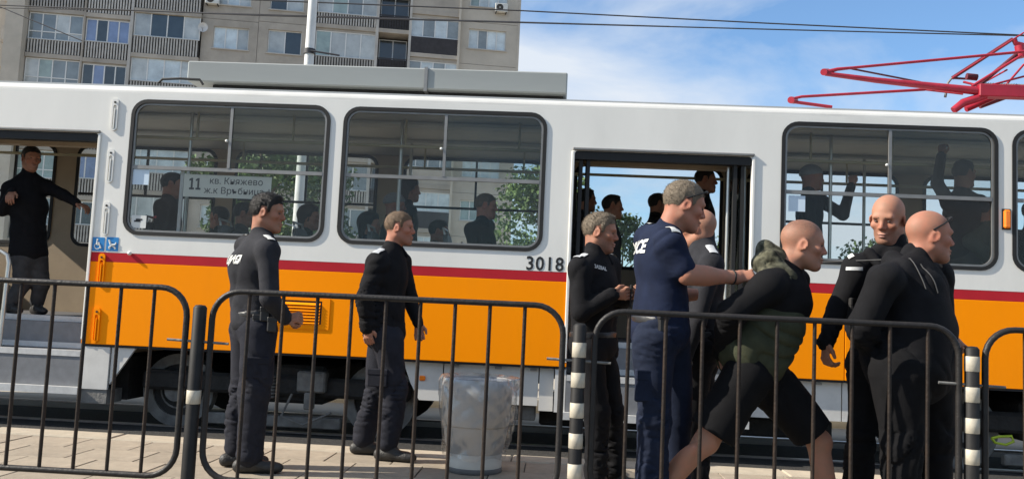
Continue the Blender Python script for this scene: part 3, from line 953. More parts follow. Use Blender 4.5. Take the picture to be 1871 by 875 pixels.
pbar('link', [pt(1766, 140, 8.8), pt(1785, 142, 8.8)], 0.035, m_pantod)
pbar('horn', [pt(1740, 142, YFAR), pt(1732, 152, YFAR), pt(1727, 178, YFAR)], [0.010, 0.012, 0.014], m_grime)
pbar('head', [pt(1853, 72, YFAR), pt(1856, 80, YFAR), pt(1872, 84, YFAR)], 0.028)
pbar('head', [pt(1862, 84, 8.7), pt(1866, 106, 8.7)], 0.045)
for (a_, b_, r_, y0_, y1_) in (((1795, 160), (1871, 140), 0.010, 8.6, 8.6), ((1800, 150), (1840, 128), 0.009, 9.0, 8.7), ((1830, 165), (1871, 118), 0.011, 8.9, 8.9), ((1760, 150), (1800, 160), 0.012, 8.7, 8.6), ((1815, 186), (1871, 160), 0.012, 9.1, 9.1), ((1740, 143), (1871, 60), 0.008, 8.75, 8.75), ((1690, 164), (1760, 172), 0.012, 9.05, 8.9)):
    pbar('stay_rod', [pt(*a_, y0_), pt(*b_, y1_)], r_)
sg = MB()
hx = [pt(1800, 156, 8.8), pt(1885, 159, 8.8)]
hp = []
for i in range(140):
    t_ = i / 139
    c = hx[0] * (1 - t_) + hx[1] * t_
    hp.append((c[0], c[1] + 0.022 * math.cos(i * 0.9), c[2] + 0.022 * math.sin(i * 0.9)))
o = tp(sg.tube(hp, 0.005, 5), 'spring', m_grime); o.parent = pg
# inside: grab rails, poles, seats
for y in (8.28, 9.55):
    tp(MB().tube([(X0 + 0.3, y, 2.62), (X1 - 0.3, y, 2.62)], 0.016, 8), 'handrail', m_yrail)
for x in (-6.2, -3.55, -2.6, -1.5, -0.4, 2.35, 3.1, 4.4):
    hs = MB()
    for y in (8.28, 9.55):
        hs.tube([(x, y, 2.62), (x, y, 2.90)], 0.012, 6)
    tp(hs, 'rail_hanger', m_yrail)
for (x, y) in ((-3.62, 8.3), (-1.62, 9.35), (-1.55, 8.35), (0.05, 8.4), (1.75, 8.35), (2.56, 8.35), (3.2, 9.3), (-5.9, 8.3)):
    tp(MB().tube([(x, y, FL), (x, y, 2.90)], 0.017, 8), 'grab_pole', m_pole)
tp(MB().tube([(1.50, TY + 0.12, 0.5), (1.50, TY + 0.12, 2.45)], 0.016, 8), 'grab_pole', m_pole)
q = at(18, 460, TY + 0.12)
tp(MB().tube([(q[0] - 0.02, TY + 0.12, 0.30), (q[0], TY + 0.12, q[2] - 0.1), (q[0] - 0.02, TY + 0.12, q[2] - 0.03), (q[0] - 0.08, TY + 0.12, q[2]), (q[0] - 0.3, TY + 0.12, q[2] + 0.02)], 0.020, 8), 'door_handrail', m_pole)
def door_leaf(x, lean=0.0):
    a = TY + 0.03
    o = tp(MB().box(x - 0.016, x + 0.016, a, a + 0.05, 0.35, 2.46).box(x - 0.016, x + 0.016, a + 0.33, a + 0.38, 0.35, 2.46).box(x - 0.016, x + 0.016, a + 0.05, a + 0.33, 0.35, 0.95).box(x - 0.016, x + 0.016, a + 0.05, a + 0.33, 2.36, 2.46), 'door_leaf', m_rubber)
    tp(MB().box(x - 0.003, x + 0.003, a + 0.05, a + 0.33, 0.95, 2.36), 'pane', m_glass2, o)
for x in (0.185, 0.25, 1.61, 1.545, -5.68, -5.60):
    door_leaf(x)
for (a, b) in DOORS:
    tp(MB().box(a + 0.002, b - 0.002, TY + 0.004, TY + 0.09, 2.455, 2.528), 'door_header', m_rubber)
    tp(MB().box(a - 0.02, b + 0.02, TY - 0.022, TY - 0.001, 2.532, 2.556, 0.006), 'rain_strip', m_alu)
    tp(MB().box(b + 0.001, b + 0.028, TY - 0.014, TY - 0.001, 0.66, 2.525, 0.005), 'door_edge', m_twhite)
    tp(MB().box(a - 0.028, a - 0.001, TY - 0.014, TY - 0.001, 0.66, 2.525, 0.005), 'door_edge', m_twhite)
    tp(MB().box(a + 0.05, b - 0.05, 8.02, 8.12, 2.46, 2.90), 'door_gear_cover', m_beige)
def seat(x, y, dirx):
    s = tp(MB().box(x - 0.20, x + 0.20, y - 0.20, y + 0.20, FL + 0.40, FL + 0.45, 0.02), 'seat', m_seat)
    bx = x - dirx * 0.20
    v = MB()
    lp = rr(y - 0.20, y + 0.20, FL + 0.42, FL + 0.92, 0.09, 4)
    n = len(lp)
    vs = []
    for k, dx in enumerate((-0.02, 0.02)):
        for (yy, zz) in lp:
            vs.append((bx + dx - dirx * 0.16 * (zz - FL - 0.42), yy, zz))
    fs = [tuple(range(n)), tuple(range(n, 2 * n))[::-1]] + [(i, (i + 1) % n, (i + 1) % n + n, i + n) for i in range(n)]
    v.add(vs, fs)
    tp(v, 'backrest', m_seat, s)
    tp(MB().box(x - 0.03, x + 0.03, y - 0.14, y + 0.14, FL, FL + 0.40), 'pedestal', m_under, s)
    tp(MB().tube([(bx - dirx * 0.08, y - 0.14, FL + 0.90), (bx - dirx * 0.10, y - 0.14, FL + 0.97), (bx - dirx * 0.10, y + 0.14, FL + 0.97), (bx - dirx * 0.08, y + 0.14, FL + 0.90)], 0.012, 6), 'seat_handle', m_pole, s)
for x in (-3.55, -2.85, -2.15, -1.45, -0.75):
    seat(x, 8.12, 1)
    seat(x, 9.75, 1)
for x in (2.2, 2.95, 3.7, 4.4):
    seat(x, 9.75, 1)
for x in (3.5, 4.3):
    seat(x, 8.12, 1)
# papers on the glass and the route board
def paper(u0, v0, u1, v1, m, lb, Y=TY + 0.014):
    a, b = at(u0, v0, Y), at(u1, v1, Y)
    o = place('paper_notice', MB().box(0, b[0] - a[0], 0, 0.0015, b[2] - a[2], 0).mesh('paper_notice'), m, None, (a[0], Y, a[2]), label=lb, cat='notice')
    return o
paper(243, 309, 271, 338, m_paleb, 'pale blue paper notice at the left edge of the first tram window')
q_ = paper(241, 393, 266, 417, m_paper, 'small white sticker in the lower left corner of the first window')
MB().box(0.025, 0.085, -0.0012, -0.0004, -0.06, -0.045).box(0.04, 0.1, -0.0012, -0.0004, -0.045, -0.03).build('print', m_black, q_)
paper(1441, 357, 1471, 387, m_paleb, 'pale blue paper notice in the left of the third tram window')
a, b = at(337, 318, TY + 0.05), at(494, 362, TY + 0.05)
BW, BH = b[0] - a[0], 0.205
m_board = mat('route board card', (0.72, 0.72, 0.66), 0.6, 0.04, 4)
m_boardtxt = mat('route board print', (0.06, 0.06, 0.065), 0.6, 0.1, 10)
board = empty('route_board', (a[0], TY + 0.05, a[2] - BH), label='white route board with number 11 behind the first tram window', cat='sign')
MB().box(0, BW, 0, 0.006, 0, BH).build('card', m_board, board)
for k_, x_ in enumerate((0.075, 0.135)):
    dg_ = MB().panel([(x_ - 0.022, 0.065), (x_ + 0.024, 0.065), (x_ + 0.024, 0.083), (x_ + 0.010, 0.083), (x_ + 0.010, 0.172), (x_ - 0.004, 0.172), (x_ - 0.024, 0.160), (x_ - 0.024, 0.143), (x_ - 0.008, 0.150), (x_ - 0.008, 0.083), (x_ - 0.022, 0.083)], [], -0.0018, -0.0002)
    dg_.build('digit', m_boardtxt, board)
sign_text('кв. Княжево', 0.084, (BW * 0.60, -0.002, 0.150), board, m_boardtxt, bold=0.0)
sign_text('ж.к Връбница 1', 0.084, (BW * 0.62, -0.002, 0.062), board, m_boardtxt, bold=0.0)
MB().box(-0.035, -0.005, 0.0, 0.02, -0.42, BH + 0.06).build('holder_post', m_nose, board)
# ------------------------------------------------------------------ crowd barriers, bollards, bin
m_fence = mat('worn barrier paint', (0.018, 0.016, 0.015), 0.5, 0.3, 14, 0.15, 60, spec=0.3)
m_rust = mat('barrier tube, rusty', (0.014, 0.012, 0.011), 0.55, 0.25, 7, 0.2, 60, col2=(0.034, 0.022, 0.015), spec=0.25)
m_bol = mat('bollard black', (0.013, 0.0125, 0.0125), 0.6, 0.3, 12, dirt=0.2, spec=0.25)
m_bolw = mat('bollard white band', (0.44, 0.40, 0.32), 0.6, 0.16, 14, dirt=0.6)
FY = 4.15
def barrier(x0, x1, zt, label, bars, slope=0.0):
    xc = (x0 + x1) / 2
    b = empty('crowd_barrier', (xc, FY, 0), label=label, cat='barrier', group='barriers along the platform')
    r = 0.135
    zb = 0.224
    loop = [(p[0], p[1]) for p in rr(x0 - xc, x1 - xc, zb, zt, r, 7)]
    MB().tube([(p[0], 0, p[1] + slope * p[0]) for p in loop], 0.0148, 10, closed=True).build('frame', m_fence, b)
    for x in bars:
        x -= xc
        MB().tube([(x, 0, zb + 0.012 + slope * x), (x, 0, zt - 0.012 + slope * x)], 0.0092, 8, cap=False).build('bar', m_rust, b)
    return b
barrier(-3.76, -1.763, 1.116, 'leftmost black steel barrier, in front of the open rear tram door', [-3.585 + 0.1655 * i for i in range(11)])
barrier(-1.638, 0.046, 1.112, 'black steel barrier in front of the waste bin', [-1.462 + 0.1655 * i for i in range(9)])
barrier(0.196, 1.865, 1.099, 'black steel barrier in front of the struggling group of men', [0.353 + 0.1715 * i for i in range(9)])
barrier(1.982, 3.80, 1.097, 'rightmost black steel barrier, cut by the right edge of the picture', [2.16 + 0.168 * i for i in range(9)])
def bollard(x, h, label, bands, rusty=False, r=0.032):
    b = empty('bollard', (x, FY, 0), label=label, cat='bollard', group='bollards between the barriers')
    MB().lathe([(r, 0.0), (r, h - 0.012), (r - 0.01, h), (0.001, h + 0.002)], n=22).build('post', m_bol, b)
    MB().lathe([(r + 0.045, 0.0), (r + 0.045, 0.012), (r, 0.014)], n=22).build('base_plate', m_bol, b)
    for (z0, z1) in bands:
        MB().lathe([(r + 0.0002, z0), (r + 0.0016, z0 + 0.001), (r + 0.0016, z1 - 0.001), (r + 0.0002, z1)], n=22).build('band', m_bolw, b)
    z = h - 0.17
    MB().tube([(-0.15, -0.0, z), (0.15, 0.0, z - 0.008)], 0.007, 6).build('tie_rod', m_grime, b)
    return b
KF = lambda z: 1.07 - (1.07 - z) * 0.883
bollard(-1.70, 1.039, 'plain dark bollard with a single pale band between the left barriers', [(KF(0.505), KF(0.578))])
bollard(0.124, KF(1.03), 'black and white striped bollard left of the group of men', [(KF(0.93 - 0.158 * i - 0.078), KF(0.93 - 0.158 * i)) for i in range(5)])
bollard(1.923, KF(1.005), 'black and white striped bollard near the right edge', [(KF(0.955 - 0.158 * i - 0.078), KF(0.955 - 0.158 * i)) for i in range(6)])

# waste bin wrapped in a clear sack
BX, BY = -0.50, 6.02
wb = empty('waste_bin', (BX, BY, 0), label='pale tapered waste bin lined with a crumpled clear plastic sack', cat='waste bin')
m_bin = mat('bin grey enamel', (0.30, 0.30, 0.295), 0.5, 0.06, 5)
m_binlow = mat('bin pale foot', (0.48, 0.46, 0.41), 0.6, 0.08, 5, dirt=0.15)
m_bindark = mat('bin dark door', (0.10, 0.10, 0.10), 0.6, 0.2, 7)
MB().lathe([(0.185, 0.125), (0.205, 0.2), (0.228, 0.35), (0.238, 0.5), (0.235, 0.615), (0.222, 0.615), (0.222, 0.3), (0.001, 0.28)], n=36).build('body', m_bin, wb)
MB().lathe([(0.001, 0.0), (0.182, 0.0), (0.186, 0.02), (0.186, 0.124), (0.001, 0.124)], n=36).build('foot', m_binlow, wb)
MB().lathe([(0.187, 0.0), (0.190, 0.004), (0.190, 0.030), (0.187, 0.034)], n=36).build('foot_ring', m_bindark, wb)
m_sack = bpy.data.materials.new('clear plastic sack')
m_sack.use_nodes = True
n_, l_ = m_sack.node_tree.nodes, m_sack.node_tree.links
n_.clear()
oo = n_.new('ShaderNodeOutputMaterial')
tr_ = n_.new('ShaderNodeBsdfTransparent'); tr_.inputs[0].default_value = (0.93, 0.94, 0.95, 1)
gl_ = n_.new('ShaderNodeBsdfGlossy'); gl_.inputs['Roughness'].default_value = 0.22
df_ = n_.new('ShaderNodeBsdfDiffuse'); df_.inputs[0].default_value = (0.8, 0.81, 0.82, 1)
m1 = n_.new('ShaderNodeMixShader'); m2 = n_.new('ShaderNodeMixShader')
lw = n_.new('ShaderNodeLayerWeight'); lw.inputs[0].default_value = 0.35
mr_ = n_.new('ShaderNodeMapRange'); mr_.inputs[3].default_value = 0.10; mr_.inputs[4].default_value = 0.55
l_.new(lw.outputs['Facing'], mr_.inputs[0])
l_.new(mr_.outputs[0], m1.inputs[0]); l_.new(tr_.outputs[0], m1.inputs[1]); l_.new(gl_.outputs[0], m1.inputs[2])
tcs = n_.new('ShaderNodeTexCoord'); wns = n_.new('ShaderNodeTexNoise'); wns.inputs['Scale'].default_value = 5; wns.inputs['Detail'].default_value = 6; wns.inputs['Distortion'].default_value = 1.0
l_.new(tcs.outputs['Object'], wns.inputs[0])
mrs = n_.new('ShaderNodeMapRange'); mrs.inputs[1].default_value = 0.42; mrs.inputs[2].default_value = 0.72; mrs.inputs[3].default_value = 0.02; mrs.inputs[4].default_value = 0.09
l_.new(wns.outputs[0], mrs.inputs[0]); l_.new(mrs.outputs[0], m2.inputs[0])
bmn = n_.new('ShaderNodeBump'); bmn.inputs['Strength'].default_value = 0.5; bmn.inputs['Distance'].default_value = 0.03
mps = n_.new('ShaderNodeMapping'); mps.inputs['Scale'].default_value = (9, 9, 2.2); mps.inputs['Rotation'].default_value = (0.3, 0.2, 0)
bns = n_.new('ShaderNodeTexNoise'); bns.inputs['Scale'].default_value = 1.6; bns.inputs['Detail'].default_value = 3; bns.inputs['Distortion'].default_value = 1.2
l_.new(tcs.outputs['Object'], mps.inputs[0]); l_.new(mps.outputs[0], bns.inputs[0]); l_.new(bns.outputs[0], bmn.inputs['Height']); l_.new(bmn.outputs[0], gl_.inputs['Normal'])
l_.new(m1.outputs[0], m2.inputs[1]); l_.new(df_.outputs[0], m2.inputs[2]); l_.new(m2.outputs[0], oo.inputs[0])
sk = MB()
vs, fs = [], []
n, hN = 90, 36
rg = np.random.default_rng(5)
ph = rg.uniform(0, 6.28, 12)
def crump(a, z):
    v = 0
    for i in range(6):
        k = 3 + 3 * i
        v += (1.0 / (i + 1)) * abs(math.sin(k * 0.5 * a + ph[i] + 7 * z * (1 + 0.6 * i) * (1 if i % 2 else -1) + 1.5 * math.sin(9 * z + ph[i + 6])))
    return v
for j in range(hN + 1):
    z = 0.10 + 0.535 * j / hN
    r0 = float(np.interp(z, [0.10, 0.2, 0.35, 0.5, 0.6, 0.636], [0.195, 0.212, 0.236, 0.247, 0.248, 0.236]))
    for k in range(n):
        a0 = 2 * math.pi * k / n
        hang = 0.014 + 0.020 * max(0, math.cos(a0 - 0.0)) * (z / 0.6)
        rr1 = r0 + hang * (crump(a0, z) - 0.55)
        vs.append((rr1 * math.cos(a0), rr1 * math.sin(a0), z + 0.012 * math.sin(5 * a0) * (1 if j == 0 else 0)))
for j in range(hN):
    for k in range(n):
        k2 = (k + 1) % n
        fs.append((j * n + k, j * n + k2, (j + 1) * n + k2, (j + 1) * n + k))
# tucked over the rim
b0 = len(vs)
for k in range(n):
    a0 = 2 * math.pi * k / n
    vs.append((0.20 * math.cos(a0), 0.20 * math.sin(a0), 0.60))
for k in range(n):
    k2 = (k + 1) % n
    fs.append((hN * n + k, hN * n + k2, b0 + k2, b0 + k))
sk.add(vs, fs, True)
sk.build('plastic_sack', m_sack, wb)
# ------------------------------------------------------------------ people: implicit surfaces meshed with surface nets
V3 = lambda *a: np.array(a, dtype=float)
def nrm(v):
    v = np.asarray(v, float)
    return v / (np.linalg.norm(v) + 1e-9)
def smin(a, b, k):
    h = np.clip(0.5 + 0.5 * (b - a) / k, 0, 1)
    return b * (1 - h) + a * h - k * h * (1 - h)
class Cap:
    """tapered capsule"""
    def __init__(s, a, b, ra, rb):
        s.a, s.b, s.ra, s.rb = np.asarray(a, float), np.asarray(b, float), ra, rb
        r = max(ra, rb)
        s.lo, s.hi = np.minimum(s.a, s.b) - r, np.maximum(s.a, s.b) + r
    def __call__(s, p):
        ab = s.b - s.a
        t = np.clip(((p - s.a) @ ab) / (ab @ ab + 1e-12), 0, 1)
        return np.linalg.norm(p - s.a - t[:, None] * ab, axis=1) - (s.ra + (s.rb - s.ra) * t)
class ECap:
    """capsule of elliptical section: half-width w along side, d across"""
    def __init__(s, a, b, side, wa, da, wb, db):
        s.a, s.b = np.asarray(a, float), np.asarray(b, float)
        ab = nrm(s.b - s.a)
        s.s = nrm(side - ab * (np.asarray(side) @ ab))
        s.g = np.cross(ab, s.s)
        s.e = ab
        s.w, s.d = (wa, wb), (da, db)
        r = max(wa, wb, da, db)
        s.lo, s.hi = np.minimum(s.a, s.b) - r, np.maximum(s.a, s.b) + r
    def __call__(s, p):
        ab = s.b - s.a
        t = np.clip(((p - s.a) @ ab) / (ab @ ab + 1e-12), 0, 1)
        q = p - s.a - t[:, None] * ab
        w = s.w[0] + (s.w[1] - s.w[0]) * t
        d = s.d[0] + (s.d[1] - s.d[0]) * t
        k = np.sqrt(((q @ s.s) / w) ** 2 + ((q @ s.g) / d) ** 2 + ((q @ s.e) / d) ** 2)
        return (k - 1) * np.minimum(w, d)
class Ell:
    """ellipsoid with its own axes"""
    def __init__(s, c, axes, r):
        s.c, s.A, s.r = np.asarray(c, float), np.array([nrm(a) for a in axes]), np.asarray(r, float)
        m = max(r)
        s.lo, s.hi = s.c - m, s.c + m
    def __call__(s, p):
        q = (p - s.c) @ s.A.T
        k0 = np.linalg.norm(q / s.r, axis=1)
        k1 = np.linalg.norm(q / s.r ** 2, axis=1) + 1e-9
        return k0 * (k0 - 1) / k1
class Shape:
    def __init__(s, k=0.03):
        s.items, s.k, s.disp, s.clips = [], k, None, []
    def add(s, prim, k=None):
        s.items.append((prim, s.k if k is None else k, 1)); return s
    def cut(s, prim, k=0.01):
        s.items.append((prim, k, -1)); return s
    def clip(s, fn):
        s.clips.append(fn); return s
    def bounds(s, pad):
        lo = np.min([i[0].lo for i in s.items if i[2] > 0], axis=0) - pad
        hi = np.max([i[0].hi for i in s.items if i[2] > 0], axis=0) + pad
        return lo, hi
    def __call__(s, p):
        d = None
        for (pr, k, sg) in s.items:
            v = pr(p)
            if d is None: d = v
            elif sg > 0: d = smin(d, v, k)
            else: d = -smin(-d, v, k)
        if s.disp is not None:
            d = d + s.disp(p)
        for c in s.clips:
            d = np.maximum(d, c(p))
        return d
def folds(amp, seed, fz=34.0, fx=11.0, rings=(), rr_=0.11):
    """cloth relief: long hanging creases, a few slanting ones, and ring folds near the given joints"""
    rg = np.random.default_rng(seed)
    ph = rg.uniform(0, 6.28, 12)
    dr = rg.normal(size=(6, 3)); dr /= np.linalg.norm(dr, axis=1)[:, None]
    rid = lambda t: 1 - 2 * np.abs(t) ** 0.55
    def f(p):
        w = np.sin(p @ dr[0] * fx + ph[0]) + 0.7 * np.sin(p @ dr[1] * fx * 1.9 + ph[1])
        h = p[:, 0] * math.cos(ph[2]) + p[:, 1] * math.sin(ph[2])
        a = rid(np.sin(h * fz * 0.75 + 1.7 * w + p[:, 2] * 5 + ph[3]))
        b = rid(np.sin((p[:, 2] * 0.8 + h * 0.6) * fz * 0.8 - 2.0 * w + ph[4]))
        m = np.clip(0.5 + 0.9 * np.sin(p @ dr[2] * 10 + ph[5]), 0, 1)
        q = np.clip(0.35 + 0.9 * np.sin(p @ dr[4] * 13 + ph[7]), 0, 1)
        c = np.sin(p @ dr[3] * fx * 1.6 + ph[6])
        v = 0.8 * (a * m + b * (1 - m)) * q + 0.55 * c
        if len(rings):
            mk = 0
            for R0 in rings:
                mk = mk + np.exp(-((p - R0) ** 2).sum(1) / rr_ ** 2)
            v = v + 0.95 * np.clip(mk, 0, 1.0) * (0.3 + q) * rid(np.sin((p[:, 2] + 0.45 * h * np.sin(p[:, 2] * 23 + ph[9])) * 55 + 4.2 * w + ph[8]))
        return amp * v
    return f
def surfnet(f, lo, hi, h):
    """surface nets with sparse evaluation"""
    B = 8
    n = np.maximum(1, np.ceil((hi - lo) / (h * B)).astype(int))
    cb = np.stack(np.meshgrid(*[np.arange(k) for k in n], indexing='ij'), -1).reshape(-1, 3)
    cen = lo + (cb + 0.5) * B * h
    dc = f(cen)
    act = np.abs(dc) < B * h * 1.15 + 0.01
    S = n * B + 1
    val = np.where(dc < 0, -1.0, 1.0).reshape(n)
    val = np.repeat(np.repeat(np.repeat(val, B, 0), B, 1), B, 2)
    val = np.pad(val, ((0, 1),) * 3, mode='edge').astype(np.float64)
    need = np.zeros(S, bool)
    for b in cb[act]:
        i = b * B
        need[i[0]:i[0] + B + 1, i[1]:i[1] + B + 1, i[2]:i[2] + B + 1] = True
    ii = np.argwhere(need)
    if len(ii) == 0: return None
    val[need] = f(lo + ii * h)
    # outside border must be positive
    for ax in range(3):
        sl = [slice(None)] * 3
        for e in (0, -1):
            sl[ax] = e
            val[tuple(sl)] = np.maximum(val[tuple(sl)], 1e-4)
    ins = val < 0
    corners = [(a, b, c) for a in (0, 1) for b in (0, 1) for c in (0, 1)]
    cnt = sum(ins[a:S[0] - 1 + a, b:S[1] - 1 + b, c:S[2] - 1 + c].astype(np.int8) for (a, b, c) in corners)
    cells = np.argwhere((cnt > 0) & (cnt < 8))
    idx = -np.ones(cnt.shape, int)
    idx[tuple(cells.T)] = np.arange(len(cells))
    acc = np.zeros((len(cells), 3)); num = np.zeros(len(cells))
    cv = {c: val[cells[:, 0] + c[0], cells[:, 1] + c[1], cells[:, 2] + c[2]] for c in corners}
    for c in corners:
        for ax in range(3):
            if c[ax]: continue
            c2 = list(c); c2[ax] = 1; c2 = tuple(c2)
            v0, v1 = cv[c], cv[c2]
            m = (v0 < 0) != (v1 < 0)
            t = np.where(m, v0 / np.where(np.abs(v0 - v1) < 1e-12, 1, v0 - v1), 0)
            pt_ = np.tile(np.array(c, float), (len(cells), 1))
            pt_[:, ax] += t
            acc += pt_ * m[:, None]; num += m
    verts = lo + (cells + acc / num[:, None]) * h
    quads = []
    for ax in range(3):
        o1, o2 = (ax + 1) % 3, (ax + 2) % 3
        sl0 = [slice(None)] * 3; sl1 = [slice(None)] * 3
        sl0[ax] = slice(0, -1); sl1[ax] = slice(1, None)
        a, b = ins[tuple(sl0)], ins[tuple(sl1)]
        e = np.argwhere(a != b)
        e = e[(e[:, o1] > 0) & (e[:, o2] > 0) & (e[:, o1] < S[o1] - 1) & (e[:, o2] < S[o2] - 1)]
        q = []
        for (d1, d2) in ((-1, -1), (0, -1), (0, 0), (-1, 0)):
            ee = e.copy(); ee[:, o1] += d1; ee[:, o2] += d2
            q.append(idx[tuple(ee.T)])
        q = np.stack(q, 1)
        fl = ~a[tuple(e.T)]
        q[fl] = q[fl][:, ::-1]
        quads.append(q)
    quads = np.concatenate(quads)
    quads = quads[(quads >= 0).all(1)]
    return verts, quads
def mesh_of(parts, name, origin):
    """parts: list of (shape, cell size); several shapes become islands of one mesh"""
    VV, QQ, b = [], [], 0
    for (sh, h) in parts:
        lo, hi = sh.bounds(0.03)
        r = surfnet(sh, lo, hi, h)
        if r is None: continue
        VV.append(r[0]); QQ.append(r[1] + b); b += len(r[0])
    V = np.concatenate(VV) - np.asarray(origin); Q = np.concatenate(QQ)
    me = bpy.data.meshes.new(name)
    me.vertices.add(len(V)); me.vertices.foreach_set('co', V.astype(np.float32).ravel())
    me.loops.add(len(Q) * 4); me.loops.foreach_set('vertex_index', Q.astype(np.int32).ravel())
    me.polygons.add(len(Q))
    me.polygons.foreach_set('loop_start', np.arange(0, len(Q) * 4, 4, dtype=np.int32))
    me.polygons.foreach_set('loop_total', np.full(len(Q), 4, dtype=np.int32))
    me.polygons.foreach_set('use_smooth', np.ones(len(Q), bool))
    me.update(calc_edges=True)
    me.validate()
    return me

# materials of people
def skin(name, c):
    """skin whose stubble and flush follow masks stored on the body"""
    m = mat(name, c, 0.58, 0.16, 26, 0.14, 420, spec=0.3, col2=(min(1, c[0] * 1.08), c[1] * 0.88, c[2] * 0.86))
    n, l = m.node_tree.nodes, m.node_tree.links
    b = n['Principled BSDF']
    b.inputs['Subsurface Weight'].default_value = 0.10
    b.inputs['Subsurface Radius'].default_value = (0.012, 0.005, 0.003)
    src = b.inputs['Base Color'].links[0].from_socket
    tcx = n.new('ShaderNodeTexCoord')
    for (att, col, sc_, lo, hi) in (('flush', (c[0] * 0.92, c[1] * 0.60, c[2] * 0.58), 30, 0.5, 1.0), ('stubble', (c[0] * 0.22, c[1] * 0.22, c[2] * 0.24), 240, 0.45, 1.0)):
        at_ = n.new('ShaderNodeAttribute'); at_.attribute_name = att
        nz_ = n.new('ShaderNodeTexNoise'); nz_.inputs['Scale'].default_value = sc_
        l.new(tcx.outputs['Object'], nz_.inputs[0])
        mr = n.new('ShaderNodeMapRange'); mr.inputs[1].default_value = 0.35; mr.inputs[2].default_value = 0.65; mr.inputs[3].default_value = lo; mr.inputs[4].default_value = hi
        l.new(nz_.outputs[0], mr.inputs[0])
        mu = n.new('ShaderNodeMath'); mu.operation = 'MULTIPLY'
        l.new(mr.outputs[0], mu.inputs[0]); l.new(at_.outputs['Fac'], mu.inputs[1])
        mx_ = n.new('ShaderNodeMix'); mx_.data_type = 'RGBA'
        mx_.inputs[7].default_value = (*col, 1)
        l.new(mu.outputs[0], mx_.inputs[0]); l.new(src, mx_.inputs[6])
        src = mx_.outputs[2]
    l.new(src, b.inputs['Base Color'])
    return m
def skin_masks(me, c, fr, sc_, scalp, beard):
    """flush on nose, ears and cheeks; stubble on scalp and jaw, as vertex masks"""
    V = np.empty(len(me.vertices) * 3, np.float32); me.vertices.foreach_get('co', V); V = V.reshape(-1, 3).astype(float)
    f, r, u = fr
    q = (V - c) / sc_
    a, b, d = q @ f, np.abs(q @ r), q @ u
    hd = (np.linalg.norm(q, axis=1) < 0.17)
    g = lambda x, y, z, s: np.exp(-((a - x) ** 2 + (b - y) ** 2 + (d - z) ** 2) / s ** 2)
    fl = np.clip(0.9 * g(0.10, 0, -0.022, 0.025) + 0.7 * g(0.07, 0.045, -0.03, 0.03) + 0.9 * g(-0.01, 0.08, -0.008, 0.032) + 0.5 * g(-0.06, 0.0, -0.08, 0.06), 0, 1)
    sm = lambda x, lo, hi: np.clip((x - lo) / (hi - lo), 0, 1) ** 2 * (3 - 2 * np.clip((x - lo) / (hi - lo), 0, 1))
    line = np.interp(a, [-0.13, -0.05, -0.03, 0.03, 0.06, 0.09, 0.14], [-0.06, -0.06, 0.0, 0.03, 0.062, 0.080, 0.09])
    top = sm(d, line - 0.012, line + 0.02) * (0.45 + 0.55 * sm(d, 0.045, 0.095))
    jaw = sm(-d, 0.035, 0.065) * sm(a, -0.015, 0.02) * (1 - 0.85 * g(0.09, 0.0, -0.067, 0.018)) * sm(d, -0.15, -0.115)
    st = np.clip(np.maximum(top * scalp, jaw * beard), 0, 1)
    for nm_, val in (('flush', fl), ('stubble', st)):
        at_ = me.attributes.new(nm_, 'FLOAT', 'POINT')
        at_.data.foreach_set('value', (val * hd).astype(np.float32))
S_PALE, S_MID, S_RED = skin('skin pale', (0.37, 0.202, 0.132)), skin('skin warm', (0.31, 0.165, 0.105)), skin('skin ruddy', (0.355, 0.18, 0.118))
def cloth(name, c, bump=0.35, rough=0.85):
    return mat(name, c, rough, 0.22, 14, bump, 420, spec=0.15)
C_BLACK = cloth('black uniform cloth', (0.008, 0.008, 0.0095))
C_BLACK2 = cloth('black hoodie jersey', (0.0075, 0.0075, 0.009))
C_UNI = cloth('dark navy uniform cloth', (0.024, 0.0245, 0.029))
C_UNI2 = cloth('navy uniform trousers', (0.018, 0.019, 0.026))  # navy tone lifted above the black cloth for its sunlit look
C_NAVY = cloth('navy polo jersey', (0.009, 0.014, 0.034))
C_JEAN = cloth('navy work trousers', (0.012, 0.017, 0.034))
C_OLIVE = cloth('olive hoodie', (0.046, 0.050, 0.030))
C_SHORT = cloth('black shorts', (0.006, 0.006, 0.007))
C_GREY = cloth('charcoal grey cloth', (0.05, 0.05, 0.052))
C_GREEN = cloth('dull olive jacket', (0.07, 0.075, 0.055))
C_CAMO = mat('camouflage cloth', (0.045, 0.048, 0.030), 0.9, 0.75, 26, 0.4, 200, col2=(0.13, 0.125, 0.085), spec=0.2, detail=2)
C_BOOT = mat('black boot leather', (0.015, 0.014, 0.013), 0.55, 0.3, 20, 0.3, 80)
C_SHOE = mat('dark trainer', (0.035, 0.035, 0.035), 0.7, 0.5, 40, 0.3, 90)
H_BLACK = mat('black hair', (0.012, 0.010, 0.009), 0.6, 0.4, 60, 0.45, 200, spec=0.4)
H_BROWN = mat('light brown hair', (0.125, 0.080, 0.047), 0.65, 0.35, 60, 0.45, 200, spec=0.4)
H_GREY = mat('grey hair', (0.145, 0.113, 0.078), 0.65, 0.22, 150, 0.4, 200, spec=0.4)
H_STUB = mat('shaved hair stubble', (0.33, 0.215, 0.17), 0.6, 0.15, 120, 0.3, 400)
H_DARKSTUB = mat('cropped fair hair', (0.30, 0.18, 0.13), 0.6, 0.10, 60, 0.2, 300)
G_CAP = mat('grey knitted cap', (0.20, 0.20, 0.20), 0.9, 0.2, 60, 0.5, 200)
M_EYE = mat('eye', (0.05, 0.035, 0.03), 0.3, 0.2, 40)
M_LIP = mat('lips', (0.34, 0.165, 0.13), 0.5, 0.1, 60)
M_WHITE = mat('white badge', (0.52, 0.52, 0.50), 0.6, 0.06, 40)
